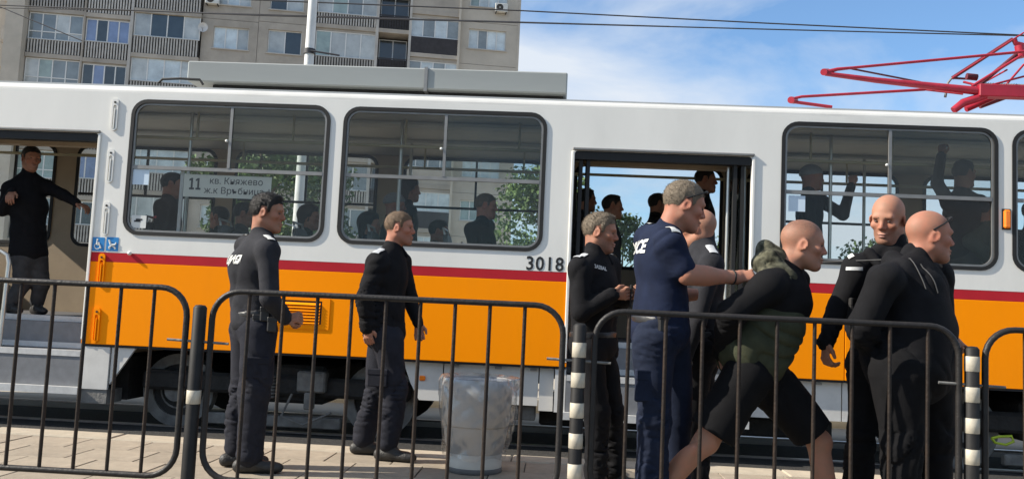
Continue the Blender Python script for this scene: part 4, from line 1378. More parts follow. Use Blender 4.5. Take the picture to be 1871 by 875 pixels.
M_GREYB = mat('silver epaulette', (0.42, 0.43, 0.44), 0.6, 0.2, 60)
M_BELT = mat('black belt leather', (0.014, 0.013, 0.013), 0.45, 0.2, 30)
M_CORD = mat('grey cord', (0.045, 0.045, 0.045), 0.7, 0.1, 30)
M_RED = mat('red trim', (0.45, 0.03, 0.05), 0.6, 0.1, 20)

def head_frame(az, pitch=0.0, roll=0.0):
    a, p, r_ = R(az), R(pitch), R(roll)
    f = V3(math.cos(a) * math.cos(p), math.sin(a) * math.cos(p), math.sin(p))
    rt = V3(math.sin(a), -math.cos(a), 0)
    u = np.cross(rt, f)
    rt2 = rt * math.cos(r_) + u * math.sin(r_)
    u2 = -rt * math.sin(r_) + u * math.cos(r_)
    return f, rt2, u2
def head_shape(c, fr, sc_, neck, nr=0.058):
    f, r, u = fr
    P = lambda a, b, d: c + (f * a + r * b + u * d) * sc_
    ax = (f, r, u)
    h = Shape(0.022)
    h.add(Ell(P(-0.012, 0, 0.032), ax, np.array((0.099, 0.076, 0.088)) * sc_))
    h.add(Ell(P(0.030, 0, -0.042), ax, np.array((0.058, 0.056, 0.076)) * sc_), 0.03)
    h.add(Cap(P(-0.01, 0.05, -0.055), P(0.062, 0.018, -0.098), 0.022 * sc_, 0.020 * sc_), 0.025)
    h.add(Cap(P(-0.01, -0.05, -0.055), P(0.062, -0.018, -0.098), 0.022 * sc_, 0.020 * sc_), 0.025)
    h.add(Ell(P(0.070, 0, -0.100), ax, np.array((0.020, 0.024, 0.018)) * sc_), 0.02)
    h.add(Cap(P(0.076, 0.036, 0.022), P(0.076, -0.036, 0.022), 0.014 * sc_, 0.014 * sc_), 0.018)
    for s in (-1, 1):
        h.add(Ell(P(0.058, 0.045 * s, -0.022), ax, np.array((0.022, 0.020, 0.018)) * sc_), 0.02)
        h.cut(Ell(P(0.098, 0.031 * s, 0.003), ax, np.array((0.016, 0.019, 0.012)) * sc_), 0.012)
    h.add(Cap(P(0.082, 0, 0.012), P(0.1035, 0, -0.026), 0.008 * sc_, 0.0115 * sc_), 0.014)
    for s in (-1, 1):
        h.add(Ell(P(0.094, 0.012 * s, -0.032), ax, np.array((0.011, 0.009, 0.008)) * sc_), 0.006)
    h.add(Ell(P(0.086, 0, -0.061), ax, np.array((0.013, 0.025, 0.007)) * sc_), 0.006)
    h.add(Ell(P(0.084, 0, -0.074), ax, np.array((0.013, 0.021, 0.008)) * sc_), 0.006)
    h.cut(Ell(P(0.100, 0, -0.0675), ax, np.array((0.010, 0.024, 0.0022)) * sc_), 0.004)
    for s in (-1, 1):
        e = P(-0.010, 0.078 * s, -0.008)
        eax = (f * 0.93 + r * s * -0.35, r * s + f * -0.35, u + f * -0.15)
        h.add(Ell(e, eax, np.array((0.019, 0.0075, 0.029)) * sc_), 0.006)
        h.cut(Ell(e + (r * s * 0.009 + f * 0.004) * sc_, eax, np.array((0.010, 0.006, 0.018)) * sc_), 0.004)
    h.add(Cap(P(-0.032, 0, -0.05), neck, nr * sc_, (nr + 0.006) * sc_), 0.03)
    return h
def hair_shape(c, fr, sc_, style, seed):
    f, r, u = fr
    ax = (f, r, u)
    th = {'short': 0.008, 'crop': 0.005, 'buzz': 0.0012, 'cap': 0.014, 'long': 0.022}[style]
    s = Shape(0.02)
    P = lambda a, b, d: c + (f * a + r * b + u * d) * sc_
    s.add(Ell(P(-0.012, 0, 0.032), ax, np.array((0.099 + th, 0.076 + th * 0.7, 0.088 + th)) * sc_))
    if style in ('short', 'long'):
        s.add(Ell(P(0.03, 0, 0.105), ax, np.array((0.045, 0.045, 0.012)) * sc_), 0.02)
    if style == 'long':
        s.add(Ell(P(-0.06, 0, -0.06), ax, np.array((0.05, 0.075, 0.11)) * sc_), 0.03)
    rg = np.random.default_rng(seed)
    D = rg.normal(size=(5, 3)) * 130
    amp = 0.0010 if style in ('short', 'long') else 0.0004
    def clip(p):
        q = (p - c) / sc_
        a, b, d = q @ f, np.abs(q @ r), q @ u
        # hairline: falls from the forehead to the temple, round the ear, to the nape
        line = np.interp(a, [-0.13, -0.05, -0.036, -0.024, 0.010, 0.014, 0.030, 0.036, 0.060, 0.080, 0.14],
                         [-0.066, -0.070, -0.052, 0.028, 0.028, -0.012, -0.006, 0.032, 0.054, 0.062, 0.070] if style != 'cap' else
                         [0.01, 0.012, 0.015, 0.02, 0.022, 0.024, 0.027, 0.03, 0.034, 0.036, 0.04])
        if style == 'buzz':
            line = np.maximum(line, np.interp(a, [-0.12, -0.06, 0.03, 0.07], [0.02, 0.045, 0.062, 0.072]))
        if style == 'long':
            line = np.where(a < 0.01, -0.2, line)
        return (line - d) * sc_ * 0.8
    s.clip(clip)
    # the hair thins out towards the hairline
    s.disp = lambda p: amp * sum(np.sin(p @ D[i] + i) for i in range(5)) * 0.6 + max(0, th - 0.0015) * sc_ * (1 - np.clip(-clip(p) / (0.034 if style != 'cap' else 0.008), 0, 1))
    return s
def hand_shape(w, d, n, thumb, curl, sc_=1.0, fore=None, spread=0.0):
    """w wrist, d direction of the palm, n palm normal (fingers curl towards it), thumb = side of the thumb"""
    d, n = nrm(d), nrm(n)
    n = nrm(n - d * (n @ d))
    t = np.cross(d, n)
    if t @ np.asarray(thumb) < 0: t = -t
    h = Shape(0.010)
    h.add(ECap(w - d * 0.0, w + d * 0.075 * sc_, t, 0.026 * sc_, 0.017 * sc_, 0.036 * sc_, 0.013 * sc_))
    if fore is not None:
        h.add(Cap(w, w + (fore - w) * min(1, 0.09 / (np.linalg.norm(fore - w) + 1e-6)), 0.025 * sc_, 0.030 * sc_), 0.02)
    L = [0.068, 0.078, 0.072, 0.056]
    for i in range(4):
        off = (1.5 - i) * 0.0195
        b = w + (d * 0.083 + t * off) * sc_
        ang = 0.0
        seg = [0.45, 0.31, 0.24]
        dd = nrm(d + t * off * spread * 12)
        for k in range(3):
            ang += R(8 + curl * (62, 82, 52)[k] + (3 - i) * 2)
            e = b + (dd * math.cos(ang) + n * math.sin(ang)) * L[i] * seg[k] * 1.12 * sc_
            h.add(Cap(b, e, (0.0093 - 0.0008 * k) * sc_, (0.0088 - 0.0008 * k) * sc_), 0.004)
            b = e
    b = w + (d * 0.022 + t * 0.026) * sc_
    m = b + (d * 0.030 + t * (0.026 - 0.012 * curl) + n * 0.012 * (0.5 + curl)) * sc_
    e = m + (d * 0.028 + t * (0.010 - 0.02 * curl) + n * 0.018 * (0.3 + curl)) * sc_
    h.add(Cap(b, m, 0.0135 * sc_, 0.0115 * sc_), 0.008)
    h.add(Cap(m, e, 0.0110 * sc_, 0.0085 * sc_), 0.004)
    return h

def tufted(me, c, fr, sc_, ln, n, seed):
    """roots of short hair blades on a hair shell, combed back and up"""
    rg = np.random.default_rng(seed)
    V = np.empty(len(me.vertices) * 3, np.float32); me.vertices.foreach_get('co', V); V = V.reshape(-1, 3).astype(float)
    N = np.array([v.normal[:] for v in me.vertices])
    f, r, u = fr
    q = V - c
    ok = np.where((N * q).sum(1) > 0.3 * np.linalg.norm(q, axis=1))[0]
    if len(ok) == 0: return me
    i = rg.choice(ok, n)
    p = V[i] + rg.normal(size=(n, 3)) * 0.002
    nn = N[i]
    up_ = np.clip((q[i] @ u) / 0.1, -1, 1)[:, None]
    fl = -f * 0.5 - u * (0.5 - 0.5 * up_) + u * 0.15 + rg.normal(size=(n, 3)) * 0.28
    fl = fl - nn * (fl * nn).sum(1)[:, None]
    d = fl + nn * rg.uniform(0.15, 0.6, n)[:, None]
    d /= np.linalg.norm(d, axis=1)[:, None]
    L = ln * sc_ * rg.uniform(0.5, 1.2, n)[:, None]
    s_ = np.cross(d, nn); s_ /= np.linalg.norm(s_, axis=1)[:, None] + 1e-9
    w = 0.0013
    b0 = p - nn * 0.001
    P = np.stack([b0 - s_ * w, b0 + s_ * w, b0 + d * L * 0.55 + nn * L * 0.06 + s_ * w * 0.7, b0 + d * L, b0 + d * L * 0.55 + nn * L * 0.06 - s_ * w * 0.7], 1)
    F0 = [list(pl.vertices) for pl in me.polygons]
    b = len(V)
    F1 = (np.arange(n)[:, None] * 5 + np.array([0, 1, 2, 3, 4]) + b).tolist()
    m2 = bpy.data.meshes.new('hair')
    m2.from_pydata(np.concatenate([V, P.reshape(-1, 3)]).tolist(), [], F0 + F1)
    m2.polygons.foreach_set('use_smooth', [True] * len(F0) + [False] * n)
    m2.update()
    return m2
def person(label, Y0, head, az, j=None, hz=None, hp=0, hr=0, hs=1.0, floor=0.0, pose='stand', top=C_UNI, legs=C_UNI2, shoe=C_BOOT, sk=S_MID, hair=('short', H_BLACK),
           sleeve='long', shorts=False, bulk=(1, 1, 1), hands=None, res=0.011, seed=1, collar=0.045, fold=0.0075, group=None, belt=True, arm=1.0, feet=None, boot=True, detail=True, legw=1.0, hem=0.0, face=True, beard=0.0, scalp=0.0):
    j = j or {}
    hz = az if hz is None else hz
    f, r, u = head_frame(az)
    up = V3(0, 0, 1)
    H = at(head[0], head[1], Y0 + head[2])
    J = {}
    k = 1.0
    J['neck'] = H + f * -0.03 + up * -0.165
    J['sR'] = H + r * 0.185 + up * -0.245 - f * 0.03
    J['sL'] = H - r * 0.185 + up * -0.245 - f * 0.03
    J['eR'] = J['sR'] + r * 0.05 - up * 0.29 - f * 0.02
    J['eL'] = J['sL'] - r * 0.05 - up * 0.29 - f * 0.02
    J['wR'] = J['eR'] - r * 0.005 - up * 0.24 + f * 0.07
    J['wL'] = J['eL'] + r * 0.005 - up * 0.24 + f * 0.07
    J['chest'] = H - up * 0.36 - f * 0.02
    J['waist'] = H - up * 0.54 - f * 0.02
    J['pelvis'] = H - up * 0.70 - f * 0.02
    for kx in ('neck', 'chest', 'waist', 'pelvis'):
        if kx in j: J[kx] = at(j[kx][0], j[kx][1], Y0 + j[kx][2])
    pel = J['pelvis']
    J['hR'] = pel + r * 0.09 - up * 0.06
    J['hL'] = pel - r * 0.09 - up * 0.06
    if pose == 'sit':
        for s in 'RL':
            J['k' + s] = J['h' + s] + f * 0.42 + up * 0.02
            J['a' + s] = J['k' + s] + f * 0.02; J['a' + s][2] = floor + 0.09
    else:
        for s in 'RL':
            J['a' + s] = J['h' + s] + f * 0.02 + (r if s == 'R' else -r) * 0.02
            J['a' + s][2] = floor + 0.09
            J['k' + s] = J['h' + s] * 0.5 + J['a' + s] * 0.5 + f * 0.02
    for n_, t_ in j.items():
        if n_ in ('neck', 'chest', 'waist', 'pelvis'): continue
        J[n_] = at(t_[0], t_[1], Y0 + t_[2])
    for s in 'RL':
        J['a' + s][2] = floor + 0.09
    base = (J['aR'] + J['aL']) / 2; base[2] = floor
    root = empty('person', base, 0, label=label, cat='person', group=group)
    side = nrm(J['sR'] - J['sL'])
    O = {}
    # --- upper garment
    wb, db, lb = bulk
    g_ = Shape(0.035)
    cw, cd = 0.165 * wb, 0.112 * db
    g_.add(ECap(J['chest'] + up * 0.03, J['waist'], side, cw, cd, 0.150 * lb, 0.108 * lb))
    hemp = J['pelvis'] + (J['pelvis'] - J['waist']) * hem
    g_.add(ECap(J['waist'], hemp, side, 0.150 * lb, 0.110 * lb, 0.174 * lb, 0.132 * lb), 0.04)
    g_.add(ECap(J['neck'] - up * 0.07, J['chest'], side, 0.115, 0.092, cw, cd), 0.04)
    g_.add(Cap(J['sL'], J['sR'], 0.066, 0.066), 0.05)
    for s in 'RL':
        g_.add(Cap(J['neck'] + up * 0.005, J['s' + s], 0.050, 0.058), 0.04)
        if sleeve == 'long':
            g_.add(Cap(J['s' + s], J['e' + s], 0.064 * arm, 0.054 * arm), 0.035)
            g_.add(Cap(J['e' + s], J['w' + s], 0.054 * arm, 0.041 * arm), 0.02)
        else:
            g_.add(Cap(J['s' + s], J['s' + s] * 0.22 + J['e' + s] * 0.78, 0.066 * arm, 0.062 * arm), 0.035)
    if collar:
        g_.add(ECap(J['neck'] - up * 0.01, J['neck'] + up * collar + nrm(H - J['neck']) * 0.01, side, 0.068, 0.066, 0.064, 0.064), 0.012)
    g_.disp = folds(fold, seed, rings=[J['eR'], J['eL'], J['wR'], J['wL'], J['waist'] * 0.4 + J['pelvis'] * 0.6 - side * 0.14, J['waist'] * 0.4 + J['pelvis'] * 0.6 + side * 0.14])
    nm = {'long': 'jacket', 'short': 'shirt'}[sleeve]
    O['top'] = place(nm, mesh_of([(g_, res)], nm, base), top, root)
    # --- trousers
    t = Shape(0.03)
    t.add(ECap(J['waist'] * 0.35 + J['pelvis'] * 0.65, J['pelvis'] - up * 0.03, side, 0.150 * lb, 0.112 * lb, 0.158 * lb, 0.118 * lb))
    for s in 'RL':
        K = J['k' + s] if not shorts else J['k' + s] * 0.80 + J['h' + s] * 0.20
        t.add(Cap(J['h' + s], K, 0.096 * legw * (lb * 0.5 + 0.5), 0.074 * legw * (1.28 if shorts else 1)), 0.04)
        if not shorts:
            t.add(Cap(J['k' + s], J['a' + s] + up * 0.03, 0.073 * legw, 0.064 * legw), 0.02)
    t.disp = folds(fold * 1.45, seed + 5, 30, 10, rings=[J['kR'], J['kL'], J['aR'] + up * 0.08, J['aL'] + up * 0.08, J['aR'] + up * 0.2, J['aL'] + up * 0.2, J['hR'], J['hL']])
    if shorts:
        # each leg of the shorts ends in a flat hem
        tl = []
        for s in 'RL':
            t2 = Shape(0.03)
            t2.add(ECap(J['waist'] * 0.35 + J['pelvis'] * 0.65, J['pelvis'] - up * 0.03, side, 0.150 * lb, 0.112 * lb, 0.158 * lb, 0.118 * lb))
            ax2 = nrm(J['k' + s] - J['h' + s])
            t2.add(Cap(J['h' + s], J['k' + s] + ax2 * 0.08, 0.112 * legw, 0.100 * legw), 0.05)
            t2.disp = t.disp
            cut_ = J['k' + s] - ax2 * 0.055
            t2.clip(lambda p, cut_=cut_, ax2=ax2: (p - cut_) @ ax2)
            tl.append((t2, res))
        O['legs'] = place('shorts', mesh_of(tl, 'shorts', base), legs, root)
    else:
        O['legs'] = place('trousers', mesh_of([(t, res)], 'trousers', base), legs, root)
    # --- shoes
    for s in 'RL':
        a = J['a' + s]
        fd = feet[s] if feet and s in feet else az
        ff = V3(math.cos(R(fd)), math.sin(R(fd)), 0)
        ss = np.cross(ff, up)
        sh = Shape(0.02)
        sh.add(ECap(a - ff * 0.055 - up * 0.048, a + ff * 0.13 - up * 0.052, ss, 0.040, 0.045, 0.046, 0.038))
        sh.add(Ell(a + ff * 0.165 - up * 0.055, (ff, ss, up), (0.05, 0.042, 0.034)), 0.02)
        sh.add(Cap(a + ff * 0.03 - up * 0.02, a + up * (0.07 if boot else 0.01), 0.046, 0.050), 0.03)
        sh.clip(lambda p: floor + 0.002 - p[:, 2])
        if detail:
            place('boot' if boot else 'shoe', mesh_of([(sh, 0.010)], 'boot', base), shoe, root)
    # --- the body itself
    fr = head_frame(hz, hp, hr)
    hd = head_shape(H, fr, hs, J['neck'])
    parts = [(hd, 0.0058 if detail else 0.008)]
    core = Shape(0.04)
    core.add(ECap(J['chest'], J['pelvis'], side, 0.11, 0.07, 0.11, 0.07)).add(Cap(J['neck'] - up * 0.01, J['chest'], 0.04, 0.06)).add(Cap(J['sL'], J['sR'], 0.03, 0.03))
    for s in 'RL':
        core.add(Cap(J['s' + s], J['e' + s], 0.036, 0.034)).add(Cap(J['e' + s], J['w' + s], 0.034, 0.020))
        core.add(Cap(J['h' + s], J['k' + s], 0.06, 0.045)).add(Cap(J['k' + s], J['a' + s], 0.042, 0.034))
    parts.append((core, 0.022))
    hands = hands or {}
    for s in 'RL':
        hd_ = hands.get(s)
        if hd_ == 'hide': continue
        fa = nrm(J['w' + s] - J['e' + s])
        if hd_ is None:
            hd_ = (fa, (-side if s == 'R' else side) * 0.8 + f * 0.2, 0.35)
        d_, n_, c_ = hd_[:3]
        th = hd_[3] if len(hd_) > 3 else f
        sh = hand_shape(J['w' + s], d_, n_, th, c_, 1.02, J['e' + s])
        if sleeve == 'short':
            sh.add(Cap(J['e' + s], J['w' + s], 0.044, 0.028), 0.02)
            sh.add(Cap(J['s' + s] * 0.5 + J['e' + s] * 0.5, J['e' + s], 0.046, 0.042), 0.03)
            m_ = J['e' + s] * 0.72 + J['w' + s] * 0.28
            sh.add(Ell(m_, (fa, side, up), (0.10, 0.047, 0.047)), 0.03)
        parts.append((sh, 0.0046 if detail else 0.007))
    if shorts:
        for s in 'RL':
            L_ = Shape(0.03)
            kn, an = J['k' + s], J['a' + s]
            L_.add(Cap(J['h' + s] * 0.3 + kn * 0.7, kn, 0.070, 0.058)).add(Cap(kn, an, 0.050, 0.036))
            ax_ = nrm(an - kn)
            L_.add(Ell(kn * 0.70 + an * 0.30 - f * 0.022, (ax_, side, np.cross(ax_, side)), (0.13, 0.045, 0.043)), 0.03)
            L_.add(Ell(kn + f * 0.02, (ax_, side, np.cross(ax_, side)), (0.05, 0.048, 0.045)), 0.02)
            parts.append((L_, 0.009))
    bme = mesh_of(parts, 'body', base)
    skin_masks(bme, H - base, fr, hs, scalp, beard)
    O['body'] = place('body', bme, sk, root)
    # --- hair and face
    if hair:
        st = hair_shape(H, fr, hs, hair[0], seed)
        hm = mesh_of([(st, 0.0052 if detail else 0.008)], 'hair', base)
        if detail and hair[0] in ('short', 'crop', 'long'):
            hm = tufted(hm, H - base, fr, hs, {'short': 0.012, 'crop': 0.008, 'long': 0.03}[hair[0]], 2600, seed)
        place('hair' if hair[0] != 'cap' else 'cap', hm, hair[1], root)
    if face:
        F_, R_, U_ = fr
        Pp = lambda a, b, d: H + (F_ * a + R_ * b + U_ * d) * hs
        ey = Shape(0.001); br = Shape(0.001)
        for s in (-1, 1):
            ey.add(Ell(Pp(0.0800, 0.031 * s, 0.002), (F_, R_, U_), np.array((0.0075, 0.011, 0.0042)) * hs))
            br.add(Cap(Pp(0.0905, 0.014 * s, 0.020), Pp(0.080, 0.044 * s, 0.024), 0.0034 * hs, 0.0026 * hs))
        place('eyes', mesh_of([(ey, 0.003)], 'eyes', base), M_EYE, O['body'])
        place('eyebrows', mesh_of([(br, 0.003)], 'eyebrows', base), hair[1] if hair and hair[1] not in (H_GREY,) else H_BROWN, O['body'])
        lp = Shape(0.004).add(Ell(Pp(0.0885, 0, -0.0615), (F_, R_, U_), np.array((0.012, 0.022, 0.0055)) * hs)).add(Ell(Pp(0.0865, 0, -0.0735), (F_, R_, U_), np.array((0.0125, 0.0185, 0.0065)) * hs))
        lp.cut(Ell(Pp(0.100, 0, -0.0675), (F_, R_, U_), np.array((0.012, 0.026, 0.0018)) * hs), 0.001)
        place('lips', mesh_of([(lp, 0.0028)], 'lips', base), M_LIP, O['body'])
    if belt:
        ax_ = nrm(J['pelvis'] - J['waist'])
        bc = J['waist'] * 0.30 + J['pelvis'] * 0.70 + (J['pelvis'] - J['waist']) * hem * 0.5
        b_ = Shape(0.01)
        b_.add(ECap(bc - ax_ * 0.05, bc + ax_ * 0.05, side, 0.166 * lb, 0.124 * lb, 0.170 * lb, 0.128 * lb))
        b_.clip(lambda p: np.abs((p - bc) @ ax_) - 0.021)
        O['belt'] = place('belt', mesh_of([(b_, 0.009)], 'belt', base), M_BELT, root)
    return dict(root=root, J=J, H=H, fr=fr, hs=hs, top=g_, legs=t, base=base, side=side, f=f, r=r, O=O)

def march(shape, p, n, steps=50):
    """slide points along -n onto a shape"""
    p = p.copy()
    alive = np.ones(len(p), bool)
    for i in range(steps):
        d = shape(p)
        p = p - n * np.clip(d, -0.05, 0.05)[:, None] * 0.8
    return p
def wrap(P, shape, me, origin, right, n, m, name, parent=None, off=0.004, up=(0, 0, 1)):
    """lay a flat mesh (drawn in its xy plane) on a garment as a child of it"""
    bm = bmesh.new(); bm.from_mesh(me)
    bmesh.ops.triangulate(bm, faces=bm.faces)
    bmesh.ops.subdivide_edges(bm, edges=bm.edges, cuts=2, use_grid_fill=True)
    bm.to_mesh(me); bm.free()
    V = np.array([v.co[:] for v in me.vertices])
    n = nrm(n); right = nrm(np.asarray(right) - n * (np.asarray(right) @ n))
    up_ = np.cross(n, right)
    if up_ @ np.asarray(up) < 0: up_ = -up_
    W = origin + V[:, :1] * right + V[:, 1:2] * up_ + n * 0.12
    W = march(shape, W, n)
    bad = (np.abs(shape(W)) > 0.008) | (np.abs((W - origin) @ n) > 0.17)
    W = W + n * off - P['base']
    me.vertices.foreach_set('co', W.astype(np.float32).ravel())
    if bad.any():
        bm = bmesh.new(); bm.from_mesh(me); bm.verts.ensure_lookup_table()
        bmesh.ops.delete(bm, geom=[bm.verts[i] for i in np.where(bad)[0]], context='VERTS')
        bm.to_mesh(me); bm.free()
    me.update()
    return place(name, me, m, parent if parent is not None else P['O']['top'])
def patch(w, h, nx=10, ny=6):
    me = bpy.data.meshes.new('patch')
    vs = [(-w / 2 + w * i / nx, -h / 2 + h * k / ny, 0) for k in range(ny + 1) for i in range(nx + 1)]
    fs = [(k * (nx + 1) + i, k * (nx + 1) + i + 1, (k + 1) * (nx + 1) + i + 1, (k + 1) * (nx + 1) + i) for k in range(ny) for i in range(nx)]
    me.from_pydata(vs, [], fs)
    return me
def blob(P, name, prims, m, k=0.02, res=0.008, disp=None, parent=None, clip=None):
    s = Shape(k)
    for q in prims: s.add(q)
    s.disp = disp
    if clip: s.clip(clip)
    return place(name, mesh_of([(s, res)], name, P['base']), m, parent if parent is not None else P['root'])
def shades(P, m=None):
    """sunglasses pushed up on the head"""
    F_, R_, U_ = P['fr']; hs = P['hs']
    Pp = lambda a, b, d: P['H'] + (F_ * a + R_ * b + U_ * d) * hs - P['base']
    sg = MB()
    for s in (-1, 1):
        sg.tube([Pp(-0.022, 0.082 * s, 0.022), Pp(0.03, 0.074 * s, 0.055), Pp(0.058, 0.058 * s, 0.076), Pp(0.070, 0.046 * s, 0.084)], 0.0042, 6)
        sg.tube([Pp(0.072, 0.046 * s, 0.084), Pp(0.080, 0.030 * s, 0.088), Pp(0.083, 0.010 * s, 0.090)], [0.006, 0.009, 0.005], 8)
    sg.tube([Pp(0.084, 0.012, 0.092), Pp(0.084, -0.012, 0.092)], 0.004, 6)
    return sg.build('sunglasses', m or m_rubber, P['root'])
def epaulette(P, s, m, w=0.05, h=0.10):
    n = V3(0, 0, 1) * 0.9 + (P['side'] if s == 'R' else -P['side']) * 0.45
    o = P['J']['s' + s] * 0.80 + P['J']['neck'] * 0.20
    d = P['side'] if s == 'R' else -P['side']
    wrap(P, P['top'], patch(h, w), o, d, n, m, 'epaulette', None, 0.007, up=P['f'])
def pouch(P, name, c, size, az, m=M_BELT):
    """boxy bevelled pouch; size = half width, half depth, height"""
    f, r, u = head_frame(az)
    b = MB().box(-size[0], size[0], -size[1], size[1], -size[2] / 2, size[2] / 2, 0.007)
    b.box(-size[0] - 0.002, size[0] + 0.002, -size[1] - 0.003, size[1], size[2] * 0.18, size[2] / 2 + 0.003, 0.005)
    b.v = [tuple(c - P['base'] + f * p[0] + r * -p[1] + u * p[2]) for p in b.v]
    return b.build(name, m, P['root'])
H_BEARD = mat('brown beard', (0.14, 0.08, 0.055), 0.7, 0.25, 60, 0.3, 300)
H_BEARDG = mat('grey stubble', (0.22, 0.145, 0.105), 0.7, 0.2, 60, 0.3, 300)
H_STUB2 = mat('fair stubble', (0.30, 0.175, 0.122), 0.7, 0.2, 60, 0.3, 300)
PLAT = 'men on the platform'
D = V3
# officer smoking, seen from behind at the left
o1 = person('dark haired officer in navy uniform standing at the left, back lit by sun, smoking', 5.59, (490, 389, 0), 24, dict(
    neck=(477, 432, 0), sR=(490, 458, -0.17), sL=(450, 450, 0.17), chest=(462, 488, 0), waist=(461, 543, 0), pelvis=(464, 588, 0),
    eR=(493, 545, -0.24), wR=(520, 581, -0.10), eL=(475, 548, 0.22), wL=(522, 582, 0.06),
    hR=(474, 605, -0.085), hL=(452, 603, 0.09), kR=(466, 715, -0.10), kL=(444, 712, 0.10), aR=(455, 838, -0.09), aL=(430, 830, 0.10)),
    hz=2, hp=-4, hs=1.04, seed=11, bulk=(1.06, 1.24, 1.05), hands=dict(R=(D(.9, .2, .1), D(0.1, .8, -.3), 0.75), L=(D(.9, -.2, .0), D(0, -.6, -.5), 0.7)), sk=S_MID,
    legs=C_UNI2, fold=0.0095, feet=dict(R=12, L=25), collar=0.022, legw=1.14, group=PLAT)
me = text_mesh('ПОЛИЦИЯ', 0.072, 0.0025)
bo = o1['J']['chest'] - o1['f'] * 0.1 - o1['r'] * 0.05 + D(0, 0, 0.035)
wrap(o1, o1['top'], me, bo, o1['r'], -o1['f'], M_WHITE, 'back_lettering', None, 0.005)
epaulette(o1, 'R', M_WHITE); epaulette(o1, 'L', M_WHITE)
for i, (u_, v_) in enumerate(((484, 566), (470, 580), (497, 585))):
    pouch(o1, 'belt_pouch', at(u_, v_ + 8, 5.59 - 0.15), (0.030, 0.018, 0.09), 20)
pouch(o1, 'holster', at(432, 588, 5.59 + 0.02), (0.028, 0.022, 0.14), 24)
pouch(o1, 'cargo_pocket', at(468, 672, 5.59 - 0.165), (0.075, 0.022, 0.13), 20 , C_UNI2)
cg = MB().tube([o1['H'] + D(0.118, -0.01, -0.065) - o1['base'], o1['H'] + D(0.20, -0.03, -0.085) - o1['base']], 0.0042, 6)
cg.build('cigarette', M_WHITE, o1['root'])
# officer walking, second from left
o2 = person('fair cropped officer in dark uniform walking right beside the waste bin', 6.30, (731, 417, 0), 4, dict(
    neck=(716, 456, 0), sR=(690, 482, -0.17), sL=(733, 478, 0.17), chest=(709, 505, 0), waist=(706, 565, 0), pelvis=(704, 606, 0),
    eR=(667, 545, -0.24), wR=(672, 596, -0.20), eL=(748, 545, 0.22), wL=(764, 590, 0.15),
    hR=(708, 622, -0.085), hL=(700, 622, 0.085), kR=(722, 716, -0.08), kL=(690, 716, 0.10), aR=(708, 822, -0.10), aL=(664, 812, 0.12)),
    hz=0, hs=1.0, seed=21, bulk=(1.05, 1.18, 1.05), hair=('crop', H_BROWN), beard=0.35, sk=S_RED, top=C_BLACK, legs=C_UNI2, fold=0.0095, feet=dict(R=-8, L=5), collar=0.015, legw=1.14, arm=1.08, group=PLAT,
    hands=dict(R=(D(.1, 0, -1), D(.3, 1, 0), 0.35), L=(D(.15, 0, -1), D(.2, -1, 0), 0.35)))
epaulette(o2, 'R', M_GREYB); epaulette(o2, 'L', M_GREYB)
pouch(o2, 'cargo_pocket', at(690, 690, 6.30 - 0.17), (0.070, 0.022, 0.12), 0, C_UNI2)
def collar_flaps(P, m):
    J_ = P['J']; up_ = D(0, 0, 1)
    for s in (-1, 1):
        a_ = J_['neck'] + up_ * 0.015 + P['side'] * 0.050 * s + P['f'] * 0.035
        b_ = J_['neck'] - up_ * 0.045 + P['side'] * 0.042 * s + P['f'] * 0.092
        blob(P, 'collar_flap', [Cap(a_, b_, 0.022, 0.012)], m, 0.01, 0.007)
collar_flaps(o2, C_BLACK); collar_flaps(o1, C_UNI)
# grey haired officer by the door, looking at his phone
o3 = person('grey haired officer in dark uniform beside the door with a phone in hand', 5.55, (1098, 425, 0), -18, dict(
    neck=(1087, 468, 0), sR=(1060, 492, -0.17), sL=(1115, 488, 0.14), chest=(1086, 522, 0), waist=(1084, 580, 0), pelvis=(1084, 625, 0),
    eR=(1062, 572, -0.22), wR=(1118, 539, -0.20), eL=(1125, 560, 0.16), wL=(1142, 545, -0.02),
    hR=(1078, 642, -0.085), hL=(1098, 640, 0.085), kR=(1088, 752, -0.10), kL=(1116, 750, 0.09), aR=(1088, 880, -0.1), aL=(1122, 870, 0.1)),
    hz=-12, hp=-6, hs=1.03, seed=31, bulk=(1.06, 1.15, 1.08), hair=('short', H_GREY), beard=0.55, sk=S_MID, top=C_BLACK, legs=C_BLACK, group=PLAT,
    hands=dict(R=(D(.95, .1, .12), D(.1, .9, .2), 0.55, D(0, 0, 1)), L=(D(.6, -.6, .1), D(0, -.3, 1), 0.5)))
epaulette(o3, 'R', M_GREYB); epaulette(o3, 'L', M_GREYB)
collar_flaps(o3, C_BLACK)
wrap(o3, o3['top'], text_mesh('2A2BAL', 0.032, 0.0012), at(1096, 489, 5.42), D(0.90, 0.2, -0.10), D(0.45, -0.9, 0.0), M_WHITE, 'name_lettering', None, 0.005)
ph_ = MB().box(-0.004, 0.004, -0.035, 0.035, -0.07, 0.07, 0.003)
pc = at(1152, 541, 5.55 - 0.14)
place('phone', ph_.mesh('phone'), m_rubber, None, pc, label='dark phone in the hands of the grey haired officer', cat='phone')
